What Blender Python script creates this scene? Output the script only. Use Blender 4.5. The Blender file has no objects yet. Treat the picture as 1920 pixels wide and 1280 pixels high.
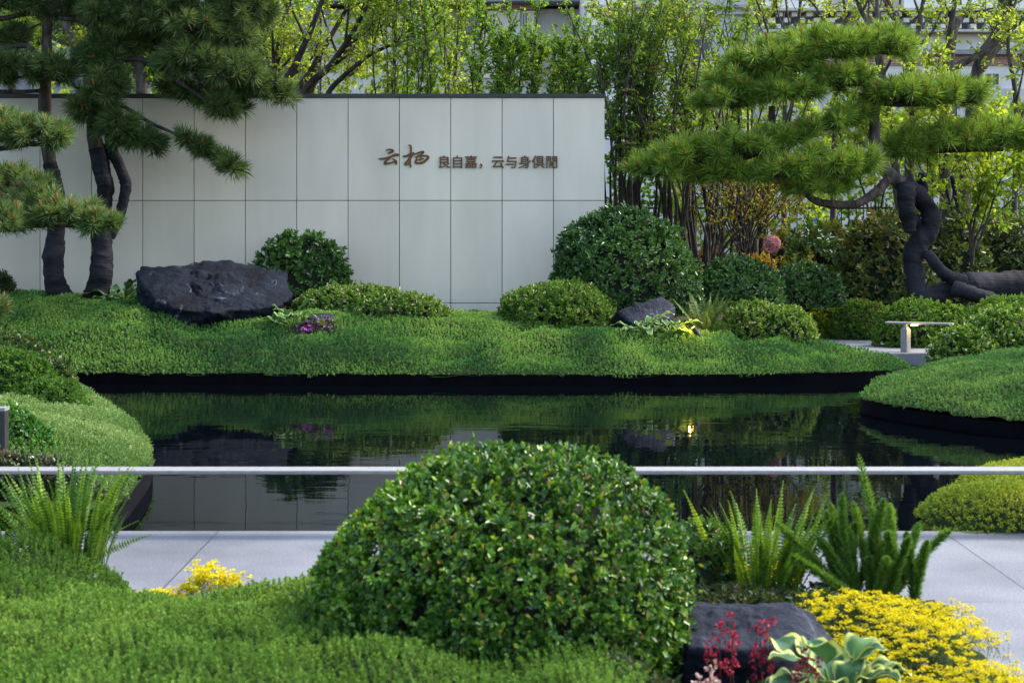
import bpy, bmesh, math
import numpy as np
from math import radians as R

SC = bpy.context.scene
COL = SC.collection
# ------------------------------------------------------------------ camera
F, HX, HY, CZ = 3200.0, 960.0, 430.0, 1.5
cam = bpy.data.cameras.new('camera'); cam.lens = 60.0; cam.sensor_width = 36.0
cam.shift_y = -210.0/1920.0; cam.clip_end = 600; cam.clip_start = 0.1
cam.dof.use_dof = True; cam.dof.focus_distance = 18.6; cam.dof.aperture_fstop = 7.0
camo = bpy.data.objects.new('camera', cam); COL.objects.link(camo)
camo.location = (0, 0, CZ); camo.rotation_euler = (R(90), 0, 0)
SC.camera = camo
# ------------------------------------------------------------------ light
SUN_EL, SUN_AZ = 50.0, 72.0        # azimuth clockwise from +Y (away from the camera)
w = bpy.data.worlds.new("World"); SC.world = w; w.use_nodes = True
nt = w.node_tree; bg = nt.nodes['Background']
sky = nt.nodes.new('ShaderNodeTexSky'); sky.sky_type = 'NISHITA'; sky.sun_disc = False
sky.sun_elevation = R(SUN_EL); sky.sun_rotation = R(SUN_AZ); sky.air_density = 1.0; sky.dust_density = 2.5
nt.links.new(sky.outputs[0], bg.inputs[0]); bg.inputs[1].default_value = 0.15
sun = bpy.data.lights.new('sun', 'SUN'); sun.energy = 1.5; sun.angle = R(13); sun.color = (1.0, 0.94, 0.84)
suno = bpy.data.objects.new('sun', sun); COL.objects.link(suno)
suno.rotation_euler = (R(90-SUN_EL), 0, R(180-SUN_AZ)+0)
import mathutils
_s = mathutils.Vector((math.sin(R(SUN_AZ))*math.cos(R(SUN_EL)), math.cos(R(SUN_AZ))*math.cos(R(SUN_EL)), math.sin(R(SUN_EL))))
suno.rotation_euler = _s.to_track_quat('Z', 'Y').to_euler()
suno.location = (10, 10, 20)
SC.view_settings.view_transform = 'Standard'; SC.view_settings.look = 'None'
SC.view_settings.exposure = 1.95; SC.view_settings.gamma = 1.0
SC.cycles.max_bounces = 6; SC.cycles.diffuse_bounces = 3; SC.cycles.glossy_bounces = 3
SC.cycles.transmission_bounces = 3; SC.cycles.transparent_max_bounces = 4
SC.cycles.caustics_reflective = False; SC.cycles.caustics_refractive = False

# ------------------------------------------------------------------ helpers
rng = np.random.default_rng(7)
def P(px, py, Y): return np.array([(px-HX)*Y/F, Y, CZ-(py-HY)*Y/F])
def m_px(n, Y): return n*Y/F
def unit(a): return a/np.maximum(np.linalg.norm(a, axis=-1, keepdims=True), 1e-9)
def rnd(n, a=0., b=1.): return rng.uniform(a, b, n)
def rdir(n): return unit(rng.normal(size=(n, 3)))
UP = np.array([0., 0., 1.])

def hash3(i, j, k, seed):
    h = (i.astype(np.int64)*374761393 + j.astype(np.int64)*668265263 + k.astype(np.int64)*2147483647 + seed*1274126177) & 0xffffffff
    h = ((h ^ (h >> 13))*1274126177) & 0xffffffff
    h = (h ^ (h >> 16)) & 0xffff
    return h/65535.0
def vnoise(p, scale=1.0, seed=0):
    p = np.asarray(p, float)*scale; i = np.floor(p).astype(np.int64); f = p-i; f = f*f*(3-2*f)
    r = 0
    for a in (0, 1):
        for b in (0, 1):
            for c in (0, 1):
                wgt = (f[:, 0] if a else 1-f[:, 0])*(f[:, 1] if b else 1-f[:, 1])*(f[:, 2] if c else 1-f[:, 2])
                r = r + wgt*hash3(i[:, 0]+a, i[:, 1]+b, i[:, 2]+c, seed)
    return r*2-1
def fbm(p, scale=1.0, seed=0, oc=4, gain=.5):
    r = 0; a = 1.0
    for o in range(oc):
        r = r + a*vnoise(p, scale*2.03**o, seed+o*17); a *= gain
    return r

class MB:
    """collects vertices and faces; build() links them as one mesh object"""
    def __init__(s): s.V = []; s.F = []; s.C = []; s.n = 0
    def add(s, V, faces, col=(.5, .5, .5), mat=0, smooth=True):
        V = np.asarray(V, float).reshape(-1, 3)
        c = np.asarray(col, float)
        if c.ndim == 1: c = np.broadcast_to(c, (len(V), 3))
        s.V.append(V); s.C.append(c)
        if isinstance(faces, np.ndarray): faces = [faces]
        for f in faces:
            f = np.asarray(f)
            if len(f): s.F.append((f+s.n, mat, smooth))
        s.n += len(V)
    def box(s, a, b, col=(.5, .5, .5), mat=0):
        x0, y0, z0 = a; x1, y1, z1 = b
        V = [(x0,y0,z0),(x1,y0,z0),(x1,y1,z0),(x0,y1,z0),(x0,y0,z1),(x1,y0,z1),(x1,y1,z1),(x0,y1,z1)]
        s.add(V, np.array([(0,3,2,1),(4,5,6,7),(0,1,5,4),(1,2,6,5),(2,3,7,6),(3,0,4,7)]), col, mat, False)
    def build(s, name, mats, parent=None, loc=None):
        me = bpy.data.meshes.new(name)
        V = np.concatenate(s.V); C = np.concatenate(s.C)
        loc = np.zeros(3) if loc is None else np.asarray(loc, float)
        me.vertices.add(len(V)); me.vertices.foreach_set('co', (V-loc).astype(np.float32).ravel())
        idx = np.concatenate([f.ravel() for f, _, _ in s.F]); 
        tot = np.concatenate([np.full(len(f), f.shape[1]) for f, _, _ in s.F])
        st = np.concatenate([[0], np.cumsum(tot)[:-1]])
        me.loops.add(len(idx)); me.loops.foreach_set('vertex_index', idx.astype(np.int32))
        me.polygons.add(len(tot)); me.polygons.foreach_set('loop_start', st.astype(np.int32))
        me.polygons.foreach_set('material_index', np.concatenate([np.full(len(f), m) for f, m, _ in s.F]).astype(np.int32))
        me.polygons.foreach_set('use_smooth', np.concatenate([np.full(len(f), sm) for f, _, sm in s.F]))
        at = me.attributes.new('tint', 'FLOAT_COLOR', 'POINT')
        at.data.foreach_set('color', np.concatenate([C, np.ones((len(C), 1))], 1).astype(np.float32).ravel())
        if not isinstance(mats, (list, tuple)): mats = [mats]
        for m in mats: me.materials.append(m)
        me.update(calc_edges=True)
        o = bpy.data.objects.new(name, me); COL.objects.link(o)
        if parent is not None:
            o.parent = parent; o.location = loc-np.array(parent.location)
        else: o.location = loc
        return o

def tag(o, label, cat, group=None):
    o['label'] = label; o['category'] = cat
    if group: o['group'] = group
    return o
def thing(name, label, cat, loc, group=None):
    o = bpy.data.objects.new(name, None); COL.objects.link(o); o.empty_display_size = .1
    o.location = [float(v) for v in loc]
    return tag(o, label, cat, group)
def setting(o, kind='structure'): o['kind'] = kind; return o

def catmull(pts, n):
    p = np.asarray(pts, float)
    if len(p) < 3:
        t = np.linspace(0, 1, n)[:, None]; return p[0]*(1-t)+p[-1]*t
    q = np.concatenate([[2*p[0]-p[1]], p, [2*p[-1]-p[-2]]]); out = []
    tt = np.linspace(0, len(p)-1-1e-9, n)
    for t in tt:
        i = int(t); f = t-i; a, b, c, d = q[i:i+4]
        out.append(.5*((2*b)+(-a+c)*f+(2*a-5*b+4*c-d)*f*f+(-a+3*b-3*c+d)*f**3))
    return np.array(out)
def tube(mb, pts, rad, nseg=8, rings=None, col=(.1, .08, .06), mat=0, cap=True, disp=None):
    """swept tube along a smooth path; rad per control point"""
    rings = rings or max(4, 4*len(pts)); n0 = len(pts)
    C = catmull(pts, rings)
    r = np.interp(np.linspace(0, n0-1, rings), np.arange(n0), rad if np.ndim(rad) else np.full(n0, rad))
    T = unit(np.gradient(C, axis=0))
    N = np.zeros_like(T); a = np.array([1., 0, 0]) if abs(T[0, 0]) < .8 else np.array([0, 1., 0])
    n = unit(a-T[0]*a.dot(T[0]))
    for i in range(rings):
        n = unit(n-T[i]*n.dot(T[i])); N[i] = n
    B = np.cross(T, N)
    th = np.linspace(0, 2*np.pi, nseg, endpoint=False)
    ring = np.cos(th)[None, :, None]*N[:, None]+np.sin(th)[None, :, None]*B[:, None]
    rr = r[:, None]*np.ones((1, nseg))
    if disp is not None:
        rr = rr*(1+disp(C[:, None]+ring*r[:, None, None], np.arange(rings)[:, None]/rings, th[None, :]))
    V = (C[:, None]+ring*rr[..., None]).reshape(-1, 3)
    i = np.arange(rings-1)[:, None]*nseg; j = np.arange(nseg)[None]; k = (j+1) % nseg
    Fq = np.stack([i+j, i+k, i+nseg+k, i+nseg+j], -1).reshape(-1, 4)
    if cap:
        V = np.concatenate([V, [C[0]-T[0]*r[0]*.3, C[-1]+T[-1]*r[-1]*.5]])
        nV = rings*nseg; jj = np.arange(nseg); kk = (jj+1) % nseg
        t1 = np.stack([kk, jj, np.full(nseg, nV)], -1)
        t2 = np.stack([jj+(rings-1)*nseg, kk+(rings-1)*nseg, np.full(nseg, nV+1)], -1)
        mb.add(V, [Fq, t1, t2], col, mat)
    else: mb.add(V, Fq, col, mat)
    return C
def frames(D, roll=None):
    D = unit(D); a = rdir(len(D)) if roll is None else roll
    S = unit(np.cross(D, a)); return D, S, np.cross(S, D)
def leaves(mb, B, D, L, W, col, fold=.25, droop=.15, mat=0, roll=None, wide=.45):
    """folded oval leaves: six points, two quads each"""
    n = len(B); D, S, N = frames(D, roll)
    L = np.broadcast_to(L, n)[:, None]; W = np.broadcast_to(W, n)[:, None]*.5
    lift = N*W*fold*2
    v = np.stack([B, B+D*L*(wide-.12)+S*W+lift, B+D*L*(wide+.3)+S*W*.8+lift-N*L*droop*.5, B+D*L-N*L*droop,
                  B+D*L*(wide+.3)-S*W*.8+lift-N*L*droop*.5, B+D*L*(wide-.12)-S*W+lift], 1).reshape(-1, 3)
    i = np.arange(n)[:, None]*6
    q = np.concatenate([i+np.array([[0, 1, 2, 3]]), i+np.array([[0, 3, 4, 5]])])
    c = np.repeat(np.broadcast_to(col, (n, 3)), 6, 0)
    mb.add(v, q, c, mat)
def blades(mb, B, D, L, W, col, droop=.2, mat=0, roll=None):
    """thin needles: five points, a quad and a tip"""
    n = len(B); D, S, N = frames(D, roll)
    L = np.broadcast_to(L, n)[:, None]; W = np.broadcast_to(W, n)[:, None]*.5
    g = -UP*L*droop
    v = np.stack([B-S*W, B+S*W, B+D*L*.55+S*W*.9+g*.3, B+D*L*.55-S*W*.9+g*.3, B+D*L+g], 1).reshape(-1, 3)
    i = np.arange(n)[:, None]*5
    c = np.repeat(np.broadcast_to(col, (n, 3)), 5, 0)
    mb.add(v, [i+np.array([[0, 1, 2, 3]]), i+np.array([[3, 2, 4]])], c, mat)
def diamonds(mb, B, D, L, W, col, mat=0, mid=.55):
    n = len(B); D, S, N = frames(D)
    L = np.broadcast_to(L, n)[:, None]; W = np.broadcast_to(W, n)[:, None]*.5
    v = np.stack([B, B+D*L*mid+S*W, B+D*L, B+D*L*mid-S*W], 1).reshape(-1, 3)
    i = np.arange(n)[:, None]*4
    mb.add(v, i+np.array([[0, 1, 2, 3]]), np.repeat(np.broadcast_to(col, (n, 3)), 4, 0), mat)
def pick(pal, n, t=None):
    """colours between the palette's entries"""
    pal = np.asarray(pal, float); t = rnd(n) if t is None else np.clip(t, 0, .9999)
    x = t*(len(pal)-1); i = np.minimum(x.astype(int), len(pal)-2); f = (x-i)[:, None]
    return pal[i]*(1-f)+pal[i+1]*f
def cone_dir(A, th, ph=None):
    """directions at angle th from the axes A"""
    D, S, N = frames(A); ph = rnd(len(A), 0, 2*np.pi) if ph is None else ph
    return D*np.cos(th)[:, None]+(S*np.cos(ph)[:, None]+N*np.sin(ph)[:, None])*np.sin(th)[:, None]

# ------------------------------------------------------------------ materials
def newmat(name):
    m = bpy.data.materials.new(name); m.use_nodes = True
    return m, m.node_tree, m.node_tree.nodes['Principled BSDF']
def foliage_mat(name, rough=.5, trans=.25, spec=.4, tcol=(1.15, 1.1, .5)):
    m, t, b = newmat(name)
    a = t.nodes.new('ShaderNodeAttribute'); a.attribute_name = 'tint'
    t.links.new(a.outputs['Color'], b.inputs['Base Color'])
    b.inputs['Roughness'].default_value = rough; b.inputs['Specular IOR Level'].default_value = spec
    if trans > 0:
        tr = t.nodes.new('ShaderNodeBsdfTranslucent'); mx = t.nodes.new('ShaderNodeMixShader')
        mul = t.nodes.new('ShaderNodeMixRGB'); mul.blend_type = 'MULTIPLY'; mul.inputs[0].default_value = 1
        mul.inputs[2].default_value = (*[c*1.5 for c in tcol], 1)
        t.links.new(a.outputs['Color'], mul.inputs[1]); t.links.new(mul.outputs[0], tr.inputs[0])
        mx.inputs[0].default_value = trans
        t.links.new(b.outputs[0], mx.inputs[1]); t.links.new(tr.outputs[0], mx.inputs[2])
        t.links.new(mx.outputs[0], t.nodes['Material Output'].inputs[0])
    return m
def noise_mat(name, c1, c2, scale=8, rough=.7, bump=.2, bscale=40, spec=.3, metal=0, detail=6, stretch=(1, 1, 1), lo=.35, hi=.65, dist=.02):
    m, t, b = newmat(name)
    tc = t.nodes.new('ShaderNodeTexCoord'); mp = t.nodes.new('ShaderNodeMapping'); mp.inputs['Scale'].default_value = stretch
    t.links.new(tc.outputs['Object'], mp.inputs[0])
    n = t.nodes.new('ShaderNodeTexNoise'); n.inputs['Scale'].default_value = scale; n.inputs['Detail'].default_value = detail
    r = t.nodes.new('ShaderNodeValToRGB'); e = r.color_ramp.elements
    e[0].position = lo; e[0].color = (*c1, 1); e[1].position = hi; e[1].color = (*c2, 1)
    t.links.new(mp.outputs[0], n.inputs[0]); t.links.new(n.outputs[0], r.inputs[0]); t.links.new(r.outputs[0], b.inputs['Base Color'])
    if bump:
        n2 = t.nodes.new('ShaderNodeTexNoise'); n2.inputs['Scale'].default_value = bscale; n2.inputs['Detail'].default_value = 5
        bp = t.nodes.new('ShaderNodeBump'); bp.inputs['Strength'].default_value = bump; bp.inputs['Distance'].default_value = dist
        t.links.new(mp.outputs[0], n2.inputs[0]); t.links.new(n2.outputs[0], bp.inputs['Height']); t.links.new(bp.outputs[0], b.inputs['Normal'])
    b.inputs['Roughness'].default_value = rough; b.inputs['Specular IOR Level'].default_value = spec; b.inputs['Metallic'].default_value = metal
    return m
M = {}
M['leaf_gloss'] = foliage_mat('glossy_leaf', .33, .16, .5)
M['leaf'] = foliage_mat('soft_leaf', .55, .25, .2)
M['leaf_thin'] = foliage_mat('thin_leaf', .55, .5, .25, (1.15, 1.1, .45))
M['sedum'] = foliage_mat('sedum_leaf', .7, .22, .08)
M['needle'] = foliage_mat('needle', .55, .20, .18)
M['petal'] = foliage_mat('petal', .7, .2, .1, (.8, .75, .5))
M['matte'] = foliage_mat('plain_matte', .85, 0, .2)
M['bark'] = noise_mat('bark', (.018, .014, .011), (.075, .058, .046), 14, .9, .8, 30, .2, stretch=(1, 1, .35), dist=.03)
M['bark_grey'] = noise_mat('bark_grey', (.035, .029, .025), (.115, .096, .08), 10, .9, .6, 25, .2, stretch=(1, 1, .4))
M['stem'] = noise_mat('thin_stem', (.022, .017, .013), (.065, .05, .04), 12, .85, 0)
M['wrap'] = noise_mat('black_wrap', (.008, .008, .009), (.028, .028, .033), 6, .85, .7, 60, .12, stretch=(.25, .25, 1), dist=.02)
M['soil'] = noise_mat('soil', (.012, .022, .007), (.025, .045, .013), 10, .95, .5, 40, .1)
M['earth'] = noise_mat('earth', (.03, .03, .014), (.06, .055, .025), 3, .95, .5, 20, .1)
M['liner'] = noise_mat('black_liner', (.0012, .0014, .002), (.003, .003, .004), 5, .9, .1, 20, .05)
M['black_metal'] = noise_mat('dark_metal', (.012, .011, .012), (.022, .02, .022), 20, .45, .05, 80, .5)
M['grey_metal'] = noise_mat('grey_metal', (.185, .180, .172), (.23, .224, .215), 30, .5, .05, 120, .5)
M['wall_panel'] = None
def stone_panel():
    m, t, b = newmat('wall_stone')
    tc = t.nodes.new('ShaderNodeTexCoord')
    n1 = t.nodes.new('ShaderNodeTexNoise'); n1.inputs['Scale'].default_value = 1.1; n1.inputs['Detail'].default_value = 4
    n2 = t.nodes.new('ShaderNodeTexNoise'); n2.inputs['Scale'].default_value = 55; n2.inputs['Detail'].default_value = 6; n2.inputs['Roughness'].default_value = .7
    a = t.nodes.new('ShaderNodeAttribute'); a.attribute_name = 'tint'
    r1 = t.nodes.new('ShaderNodeMapRange'); r1.inputs[1].default_value = .3; r1.inputs[2].default_value = .7; r1.inputs[3].default_value = .87; r1.inputs[4].default_value = 1.06
    r2 = t.nodes.new('ShaderNodeMapRange'); r2.inputs[1].default_value = .3; r2.inputs[2].default_value = .7; r2.inputs[3].default_value = .93; r2.inputs[4].default_value = 1.06
    mp = t.nodes.new('ShaderNodeMapping'); mp.inputs['Scale'].default_value = (1.5, 1.5, .5)
    t.links.new(tc.outputs['Object'], mp.inputs[0]); t.links.new(mp.outputs[0], n1.inputs[0]); t.links.new(tc.outputs['Object'], n2.inputs[0])
    n4 = t.nodes.new('ShaderNodeTexNoise'); n4.inputs['Scale'].default_value = 9; n4.inputs['Detail'].default_value = 4
    mp4 = t.nodes.new('ShaderNodeMapping'); mp4.inputs['Scale'].default_value = (1, 1, .06); t.links.new(tc.outputs['Object'], mp4.inputs[0]); t.links.new(mp4.outputs[0], n4.inputs[0])
    r4 = t.nodes.new('ShaderNodeMapRange'); r4.inputs[1].default_value = .35; r4.inputs[2].default_value = .65; r4.inputs[3].default_value = .985; r4.inputs[4].default_value = 1.01; t.links.new(n4.outputs[0], r4.inputs[0])
    m4 = t.nodes.new('ShaderNodeMath'); m4.operation = 'MULTIPLY'; t.links.new(r4.outputs[0], m4.inputs[0]); t.links.new(r2.outputs[0], m4.inputs[1]); r2 = m4
    t.links.new(n2.outputs[0], [x for x in t.nodes if x.type == 'MAP_RANGE' and x is not r1 and x is not r4][0].inputs[0])
    mu = t.nodes.new('ShaderNodeMath'); mu.operation = 'MULTIPLY'
    t.links.new(n1.outputs[0], r1.inputs[0]); t.links.new(r1.outputs[0], mu.inputs[0]); t.links.new(r2.outputs[0], mu.inputs[1])
    mx = t.nodes.new('ShaderNodeVectorMath'); mx.operation = 'SCALE'
    t.links.new(a.outputs['Color'], mx.inputs[0]); t.links.new(mu.outputs[0], mx.inputs['Scale']); t.links.new(mx.outputs[0], b.inputs['Base Color'])
    b.inputs['Roughness'].default_value = .65; b.inputs['Specular IOR Level'].default_value = .3
    return m
M['wall_panel'] = stone_panel()
def rock_mat(name, c1, c2, vein, scale=3., vscale=2.2):
    m, t, b = newmat(name)
    tc = t.nodes.new('ShaderNodeTexCoord')
    n = t.nodes.new('ShaderNodeTexNoise'); n.inputs['Scale'].default_value = scale; n.inputs['Detail'].default_value = 9; n.inputs['Roughness'].default_value = .65
    r = t.nodes.new('ShaderNodeValToRGB'); e = r.color_ramp.elements
    e[0].position = .35; e[0].color = (*c1, 1); e[1].position = .7; e[1].color = (*c2, 1)
    t.links.new(tc.outputs['Object'], n.inputs[0]); t.links.new(n.outputs[0], r.inputs[0])
    nv = t.nodes.new('ShaderNodeTexNoise'); nv.inputs['Scale'].default_value = vscale; nv.inputs['Detail'].default_value = 5; nv.inputs['Distortion'].default_value = 1.2
    t.links.new(tc.outputs['Object'], nv.inputs[0])
    s = t.nodes.new('ShaderNodeMath'); s.operation = 'SUBTRACT'; s.inputs[1].default_value = .5; t.links.new(nv.outputs[0], s.inputs[0])
    ab = t.nodes.new('ShaderNodeMath'); ab.operation = 'ABSOLUTE'; t.links.new(s.outputs[0], ab.inputs[0])
    mr = t.nodes.new('ShaderNodeMapRange'); mr.inputs[1].default_value = 0; mr.inputs[2].default_value = .010; mr.inputs[3].default_value = 1; mr.inputs[4].default_value = 0
    t.links.new(ab.outputs[0], mr.inputs[0])
    nb = t.nodes.new('ShaderNodeTexNoise'); nb.inputs['Scale'].default_value = 5.; nb.inputs['Detail'].default_value = 6; t.links.new(tc.outputs['Object'], nb.inputs[0])
    mb_ = t.nodes.new('ShaderNodeMapRange'); mb_.inputs[1].default_value = .52; mb_.inputs[2].default_value = .72; t.links.new(nb.outputs[0], mb_.inputs[0])
    mm = t.nodes.new('ShaderNodeMath'); mm.operation = 'MULTIPLY'; t.links.new(mr.outputs[0], mm.inputs[0]); t.links.new(mb_.outputs[0], mm.inputs[1])
    mx = t.nodes.new('ShaderNodeMixRGB'); mx.inputs[2].default_value = (*vein, 1)
    t.links.new(mm.outputs[0], mx.inputs[0]); t.links.new(r.outputs[0], mx.inputs[1]); t.links.new(mx.outputs[0], b.inputs['Base Color'])
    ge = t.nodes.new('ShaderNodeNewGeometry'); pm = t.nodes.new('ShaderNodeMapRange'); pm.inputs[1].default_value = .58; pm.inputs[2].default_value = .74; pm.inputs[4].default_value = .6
    t.links.new(ge.outputs['Pointiness'], pm.inputs[0]); mw = t.nodes.new('ShaderNodeMixRGB'); mw.inputs[2].default_value = (.085, .092, .11, 1)  # sharp edges lightened: worn rims and their bright highlight painted into the colour
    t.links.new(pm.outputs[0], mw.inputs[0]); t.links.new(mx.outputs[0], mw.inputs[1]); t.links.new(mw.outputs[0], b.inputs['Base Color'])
    n2 = t.nodes.new('ShaderNodeTexNoise'); n2.inputs['Scale'].default_value = 16; n2.inputs['Detail'].default_value = 8; n2.inputs['Roughness'].default_value = .7
    t.links.new(tc.outputs['Object'], n2.inputs[0])
    bp = t.nodes.new('ShaderNodeBump'); bp.inputs['Strength'].default_value = .9; bp.inputs['Distance'].default_value = .04
    t.links.new(n2.outputs[0], bp.inputs['Height']); t.links.new(bp.outputs[0], b.inputs['Normal'])
    b.inputs['Roughness'].default_value = .6; b.inputs['Specular IOR Level'].default_value = .08
    return m
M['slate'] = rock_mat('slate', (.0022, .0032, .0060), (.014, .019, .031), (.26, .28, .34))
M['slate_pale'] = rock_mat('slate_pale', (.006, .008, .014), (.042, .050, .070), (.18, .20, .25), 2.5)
def paving_mat(name, ox, oy, sx, sy, c1=(.068, .072, .082), c2=(.185, .192, .206)):
    """sawn granite with thin open joints on a grid in world metres"""
    m, t, b = newmat(name)
    ge = t.nodes.new('ShaderNodeNewGeometry'); se = t.nodes.new('ShaderNodeSeparateXYZ'); t.links.new(ge.outputs['Position'], se.inputs[0])
    def joint(sock, o, s, wd):
        a = t.nodes.new('ShaderNodeMath'); a.operation = 'SUBTRACT'; a.inputs[1].default_value = o; t.links.new(sock, a.inputs[0])
        q = t.nodes.new('ShaderNodeMath'); q.operation = 'PINGPONG'; q.inputs[1].default_value = s/2; t.links.new(a.outputs[0], q.inputs[0])
        l = t.nodes.new('ShaderNodeMath'); l.operation = 'LESS_THAN'; l.inputs[1].default_value = wd; t.links.new(q.outputs[0], l.inputs[0]); return l
    jx = joint(se.outputs[0], ox, sx, .0034); jy = joint(se.outputs[1], oy, sy, .0022)
    j = t.nodes.new('ShaderNodeMath'); j.operation = 'MAXIMUM'; t.links.new(jx.outputs[0], j.inputs[0]); t.links.new(jy.outputs[0], j.inputs[1])
    n = t.nodes.new('ShaderNodeTexNoise'); n.inputs['Scale'].default_value = 85; n.inputs['Detail'].default_value = 4; n.inputs['Roughness'].default_value = .8
    n3 = t.nodes.new('ShaderNodeTexNoise'); n3.inputs['Scale'].default_value = 1.6; n3.inputs['Detail'].default_value = 5
    t.links.new(ge.outputs['Position'], n.inputs[0]); t.links.new(ge.outputs['Position'], n3.inputs[0])
    ad = t.nodes.new('ShaderNodeMath'); ad.operation = 'MULTIPLY_ADD'; ad.inputs[1].default_value = .55
    t.links.new(n3.outputs[0], ad.inputs[0]); t.links.new(n.outputs[0], ad.inputs[2])
    r = t.nodes.new('ShaderNodeValToRGB'); e = r.color_ramp.elements
    e[0].position = .60; e[0].color = (*c1, 1); e[1].position = .94; e[1].color = (*c2, 1); t.links.new(ad.outputs[0], r.inputs[0])
    def cell(sock, o, s):
        a = t.nodes.new('ShaderNodeMath'); a.operation = 'SUBTRACT'; a.inputs[1].default_value = o; t.links.new(sock, a.inputs[0])
        q = t.nodes.new('ShaderNodeMath'); q.operation = 'DIVIDE'; q.inputs[1].default_value = s; t.links.new(a.outputs[0], q.inputs[0])
        l = t.nodes.new('ShaderNodeMath'); l.operation = 'FLOOR'; t.links.new(q.outputs[0], l.inputs[0]); return l
    cv = t.nodes.new('ShaderNodeCombineXYZ'); t.links.new(cell(se.outputs[0], ox, sx).outputs[0], cv.inputs[0]); t.links.new(cell(se.outputs[1], oy, sy).outputs[0], cv.inputs[1])
    wn = t.nodes.new('ShaderNodeTexWhiteNoise'); t.links.new(cv.outputs[0], wn.inputs[0])
    wm = t.nodes.new('ShaderNodeMapRange'); wm.inputs[3].default_value = .90; wm.inputs[4].default_value = 1.06; t.links.new(wn.outputs[0], wm.inputs[0])
    st = t.nodes.new('ShaderNodeTexNoise'); st.inputs['Scale'].default_value = 5; st.inputs['Detail'].default_value = 7; t.links.new(ge.outputs['Position'], st.inputs[0])
    sm = t.nodes.new('ShaderNodeMapRange'); sm.inputs[1].default_value = .30; sm.inputs[2].default_value = .5; sm.inputs[3].default_value = .92; sm.inputs[4].default_value = 1.0; t.links.new(st.outputs[0], sm.inputs[0])
    wmul = t.nodes.new('ShaderNodeMath'); wmul.operation = 'MULTIPLY'; t.links.new(wm.outputs[0], wmul.inputs[0]); t.links.new(sm.outputs[0], wmul.inputs[1])
    vs = t.nodes.new('ShaderNodeVectorMath'); vs.operation = 'SCALE'; t.links.new(r.outputs[0], vs.inputs[0]); t.links.new(wmul.outputs[0], vs.inputs['Scale'])
    r = vs
    mx = t.nodes.new('ShaderNodeMixRGB'); mx.inputs[2].default_value = (.02, .02, .022, 1)
    t.links.new(j.outputs[0], mx.inputs[0]); t.links.new(r.outputs[0], mx.inputs[1]); t.links.new(mx.outputs[0], b.inputs['Base Color'])
    b.inputs['Roughness'].default_value = .6; b.inputs['Specular IOR Level'].default_value = .35
    return m
M['paving'] = paving_mat('granite_paving', -1.46, 8.5, .6, 1.62)
M['path'] = paving_mat('granite_path', 3.6, 18.4, 1.2, 3.0, (.14, .145, .155), (.22, .225, .235))
def water_mat():
    """still black pool: weak mirror (Fresnel) over a near-black body, with faint ripples"""
    m, t, b = newmat('black_water'); t.nodes.remove(b)
    ge = t.nodes.new('ShaderNodeNewGeometry')
    def ns(sc, st, d):
        mp = t.nodes.new('ShaderNodeMapping'); mp.inputs['Scale'].default_value = st
        n = t.nodes.new('ShaderNodeTexNoise'); n.inputs['Scale'].default_value = sc; n.inputs['Detail'].default_value = d
        t.links.new(ge.outputs['Position'], mp.inputs[0]); t.links.new(mp.outputs[0], n.inputs[0]); return n
    a = ns(2.6, (.55, 1.3, 1), 3); c = ns(.35, (1, 1, 1), 2)
    mr = t.nodes.new('ShaderNodeMapRange'); mr.inputs[1].default_value = .40; mr.inputs[2].default_value = .62; mr.inputs[3].default_value = .2; mr.inputs[4].default_value = 1.
    t.links.new(c.outputs[0], mr.inputs[0])
    mu = t.nodes.new('ShaderNodeMath'); mu.operation = 'MULTIPLY'; t.links.new(a.outputs[0], mu.inputs[0]); t.links.new(mr.outputs[0], mu.inputs[1])
    bp = t.nodes.new('ShaderNodeBump'); bp.inputs['Strength'].default_value = .20; bp.inputs['Distance'].default_value = .02
    t.links.new(mu.outputs[0], bp.inputs['Height'])
    d = t.nodes.new('ShaderNodeBsdfDiffuse'); d.inputs[0].default_value = (.0012, .002, .003, 1)
    g = t.nodes.new('ShaderNodeBsdfGlossy'); g.inputs[0].default_value = (.56, .58, .62, 1); g.inputs['Roughness'].default_value = .012
    f = t.nodes.new('ShaderNodeFresnel'); f.inputs[0].default_value = 1.33; mx = t.nodes.new('ShaderNodeMixShader')
    t.links.new(bp.outputs[0], g.inputs['Normal']); t.links.new(bp.outputs[0], f.inputs['Normal'])
    t.links.new(f.outputs[0], mx.inputs[0]); t.links.new(d.outputs[0], mx.inputs[1]); t.links.new(g.outputs[0], mx.inputs[2])
    t.links.new(mx.outputs[0], t.nodes['Material Output'].inputs[0])
    return m
M['water'] = water_mat()
M['bronze'] = noise_mat('bronze_letter', (.085, .036, .011), (.15, .066, .02), 30, .5, 0, spec=.3)
def emit_mat(name, col, s):
    m, t, b = newmat(name); b.inputs['Base Color'].default_value = (*col, 1)
    b.inputs['Emission Color'].default_value = (*col, 1); b.inputs['Emission Strength'].default_value = s; return m
M['lamp'] = emit_mat('lit_lens', (1, .50, .05), 5)
M['lamp_soft'] = emit_mat('lit_strip', (1, .6, .2), 5)
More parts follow.
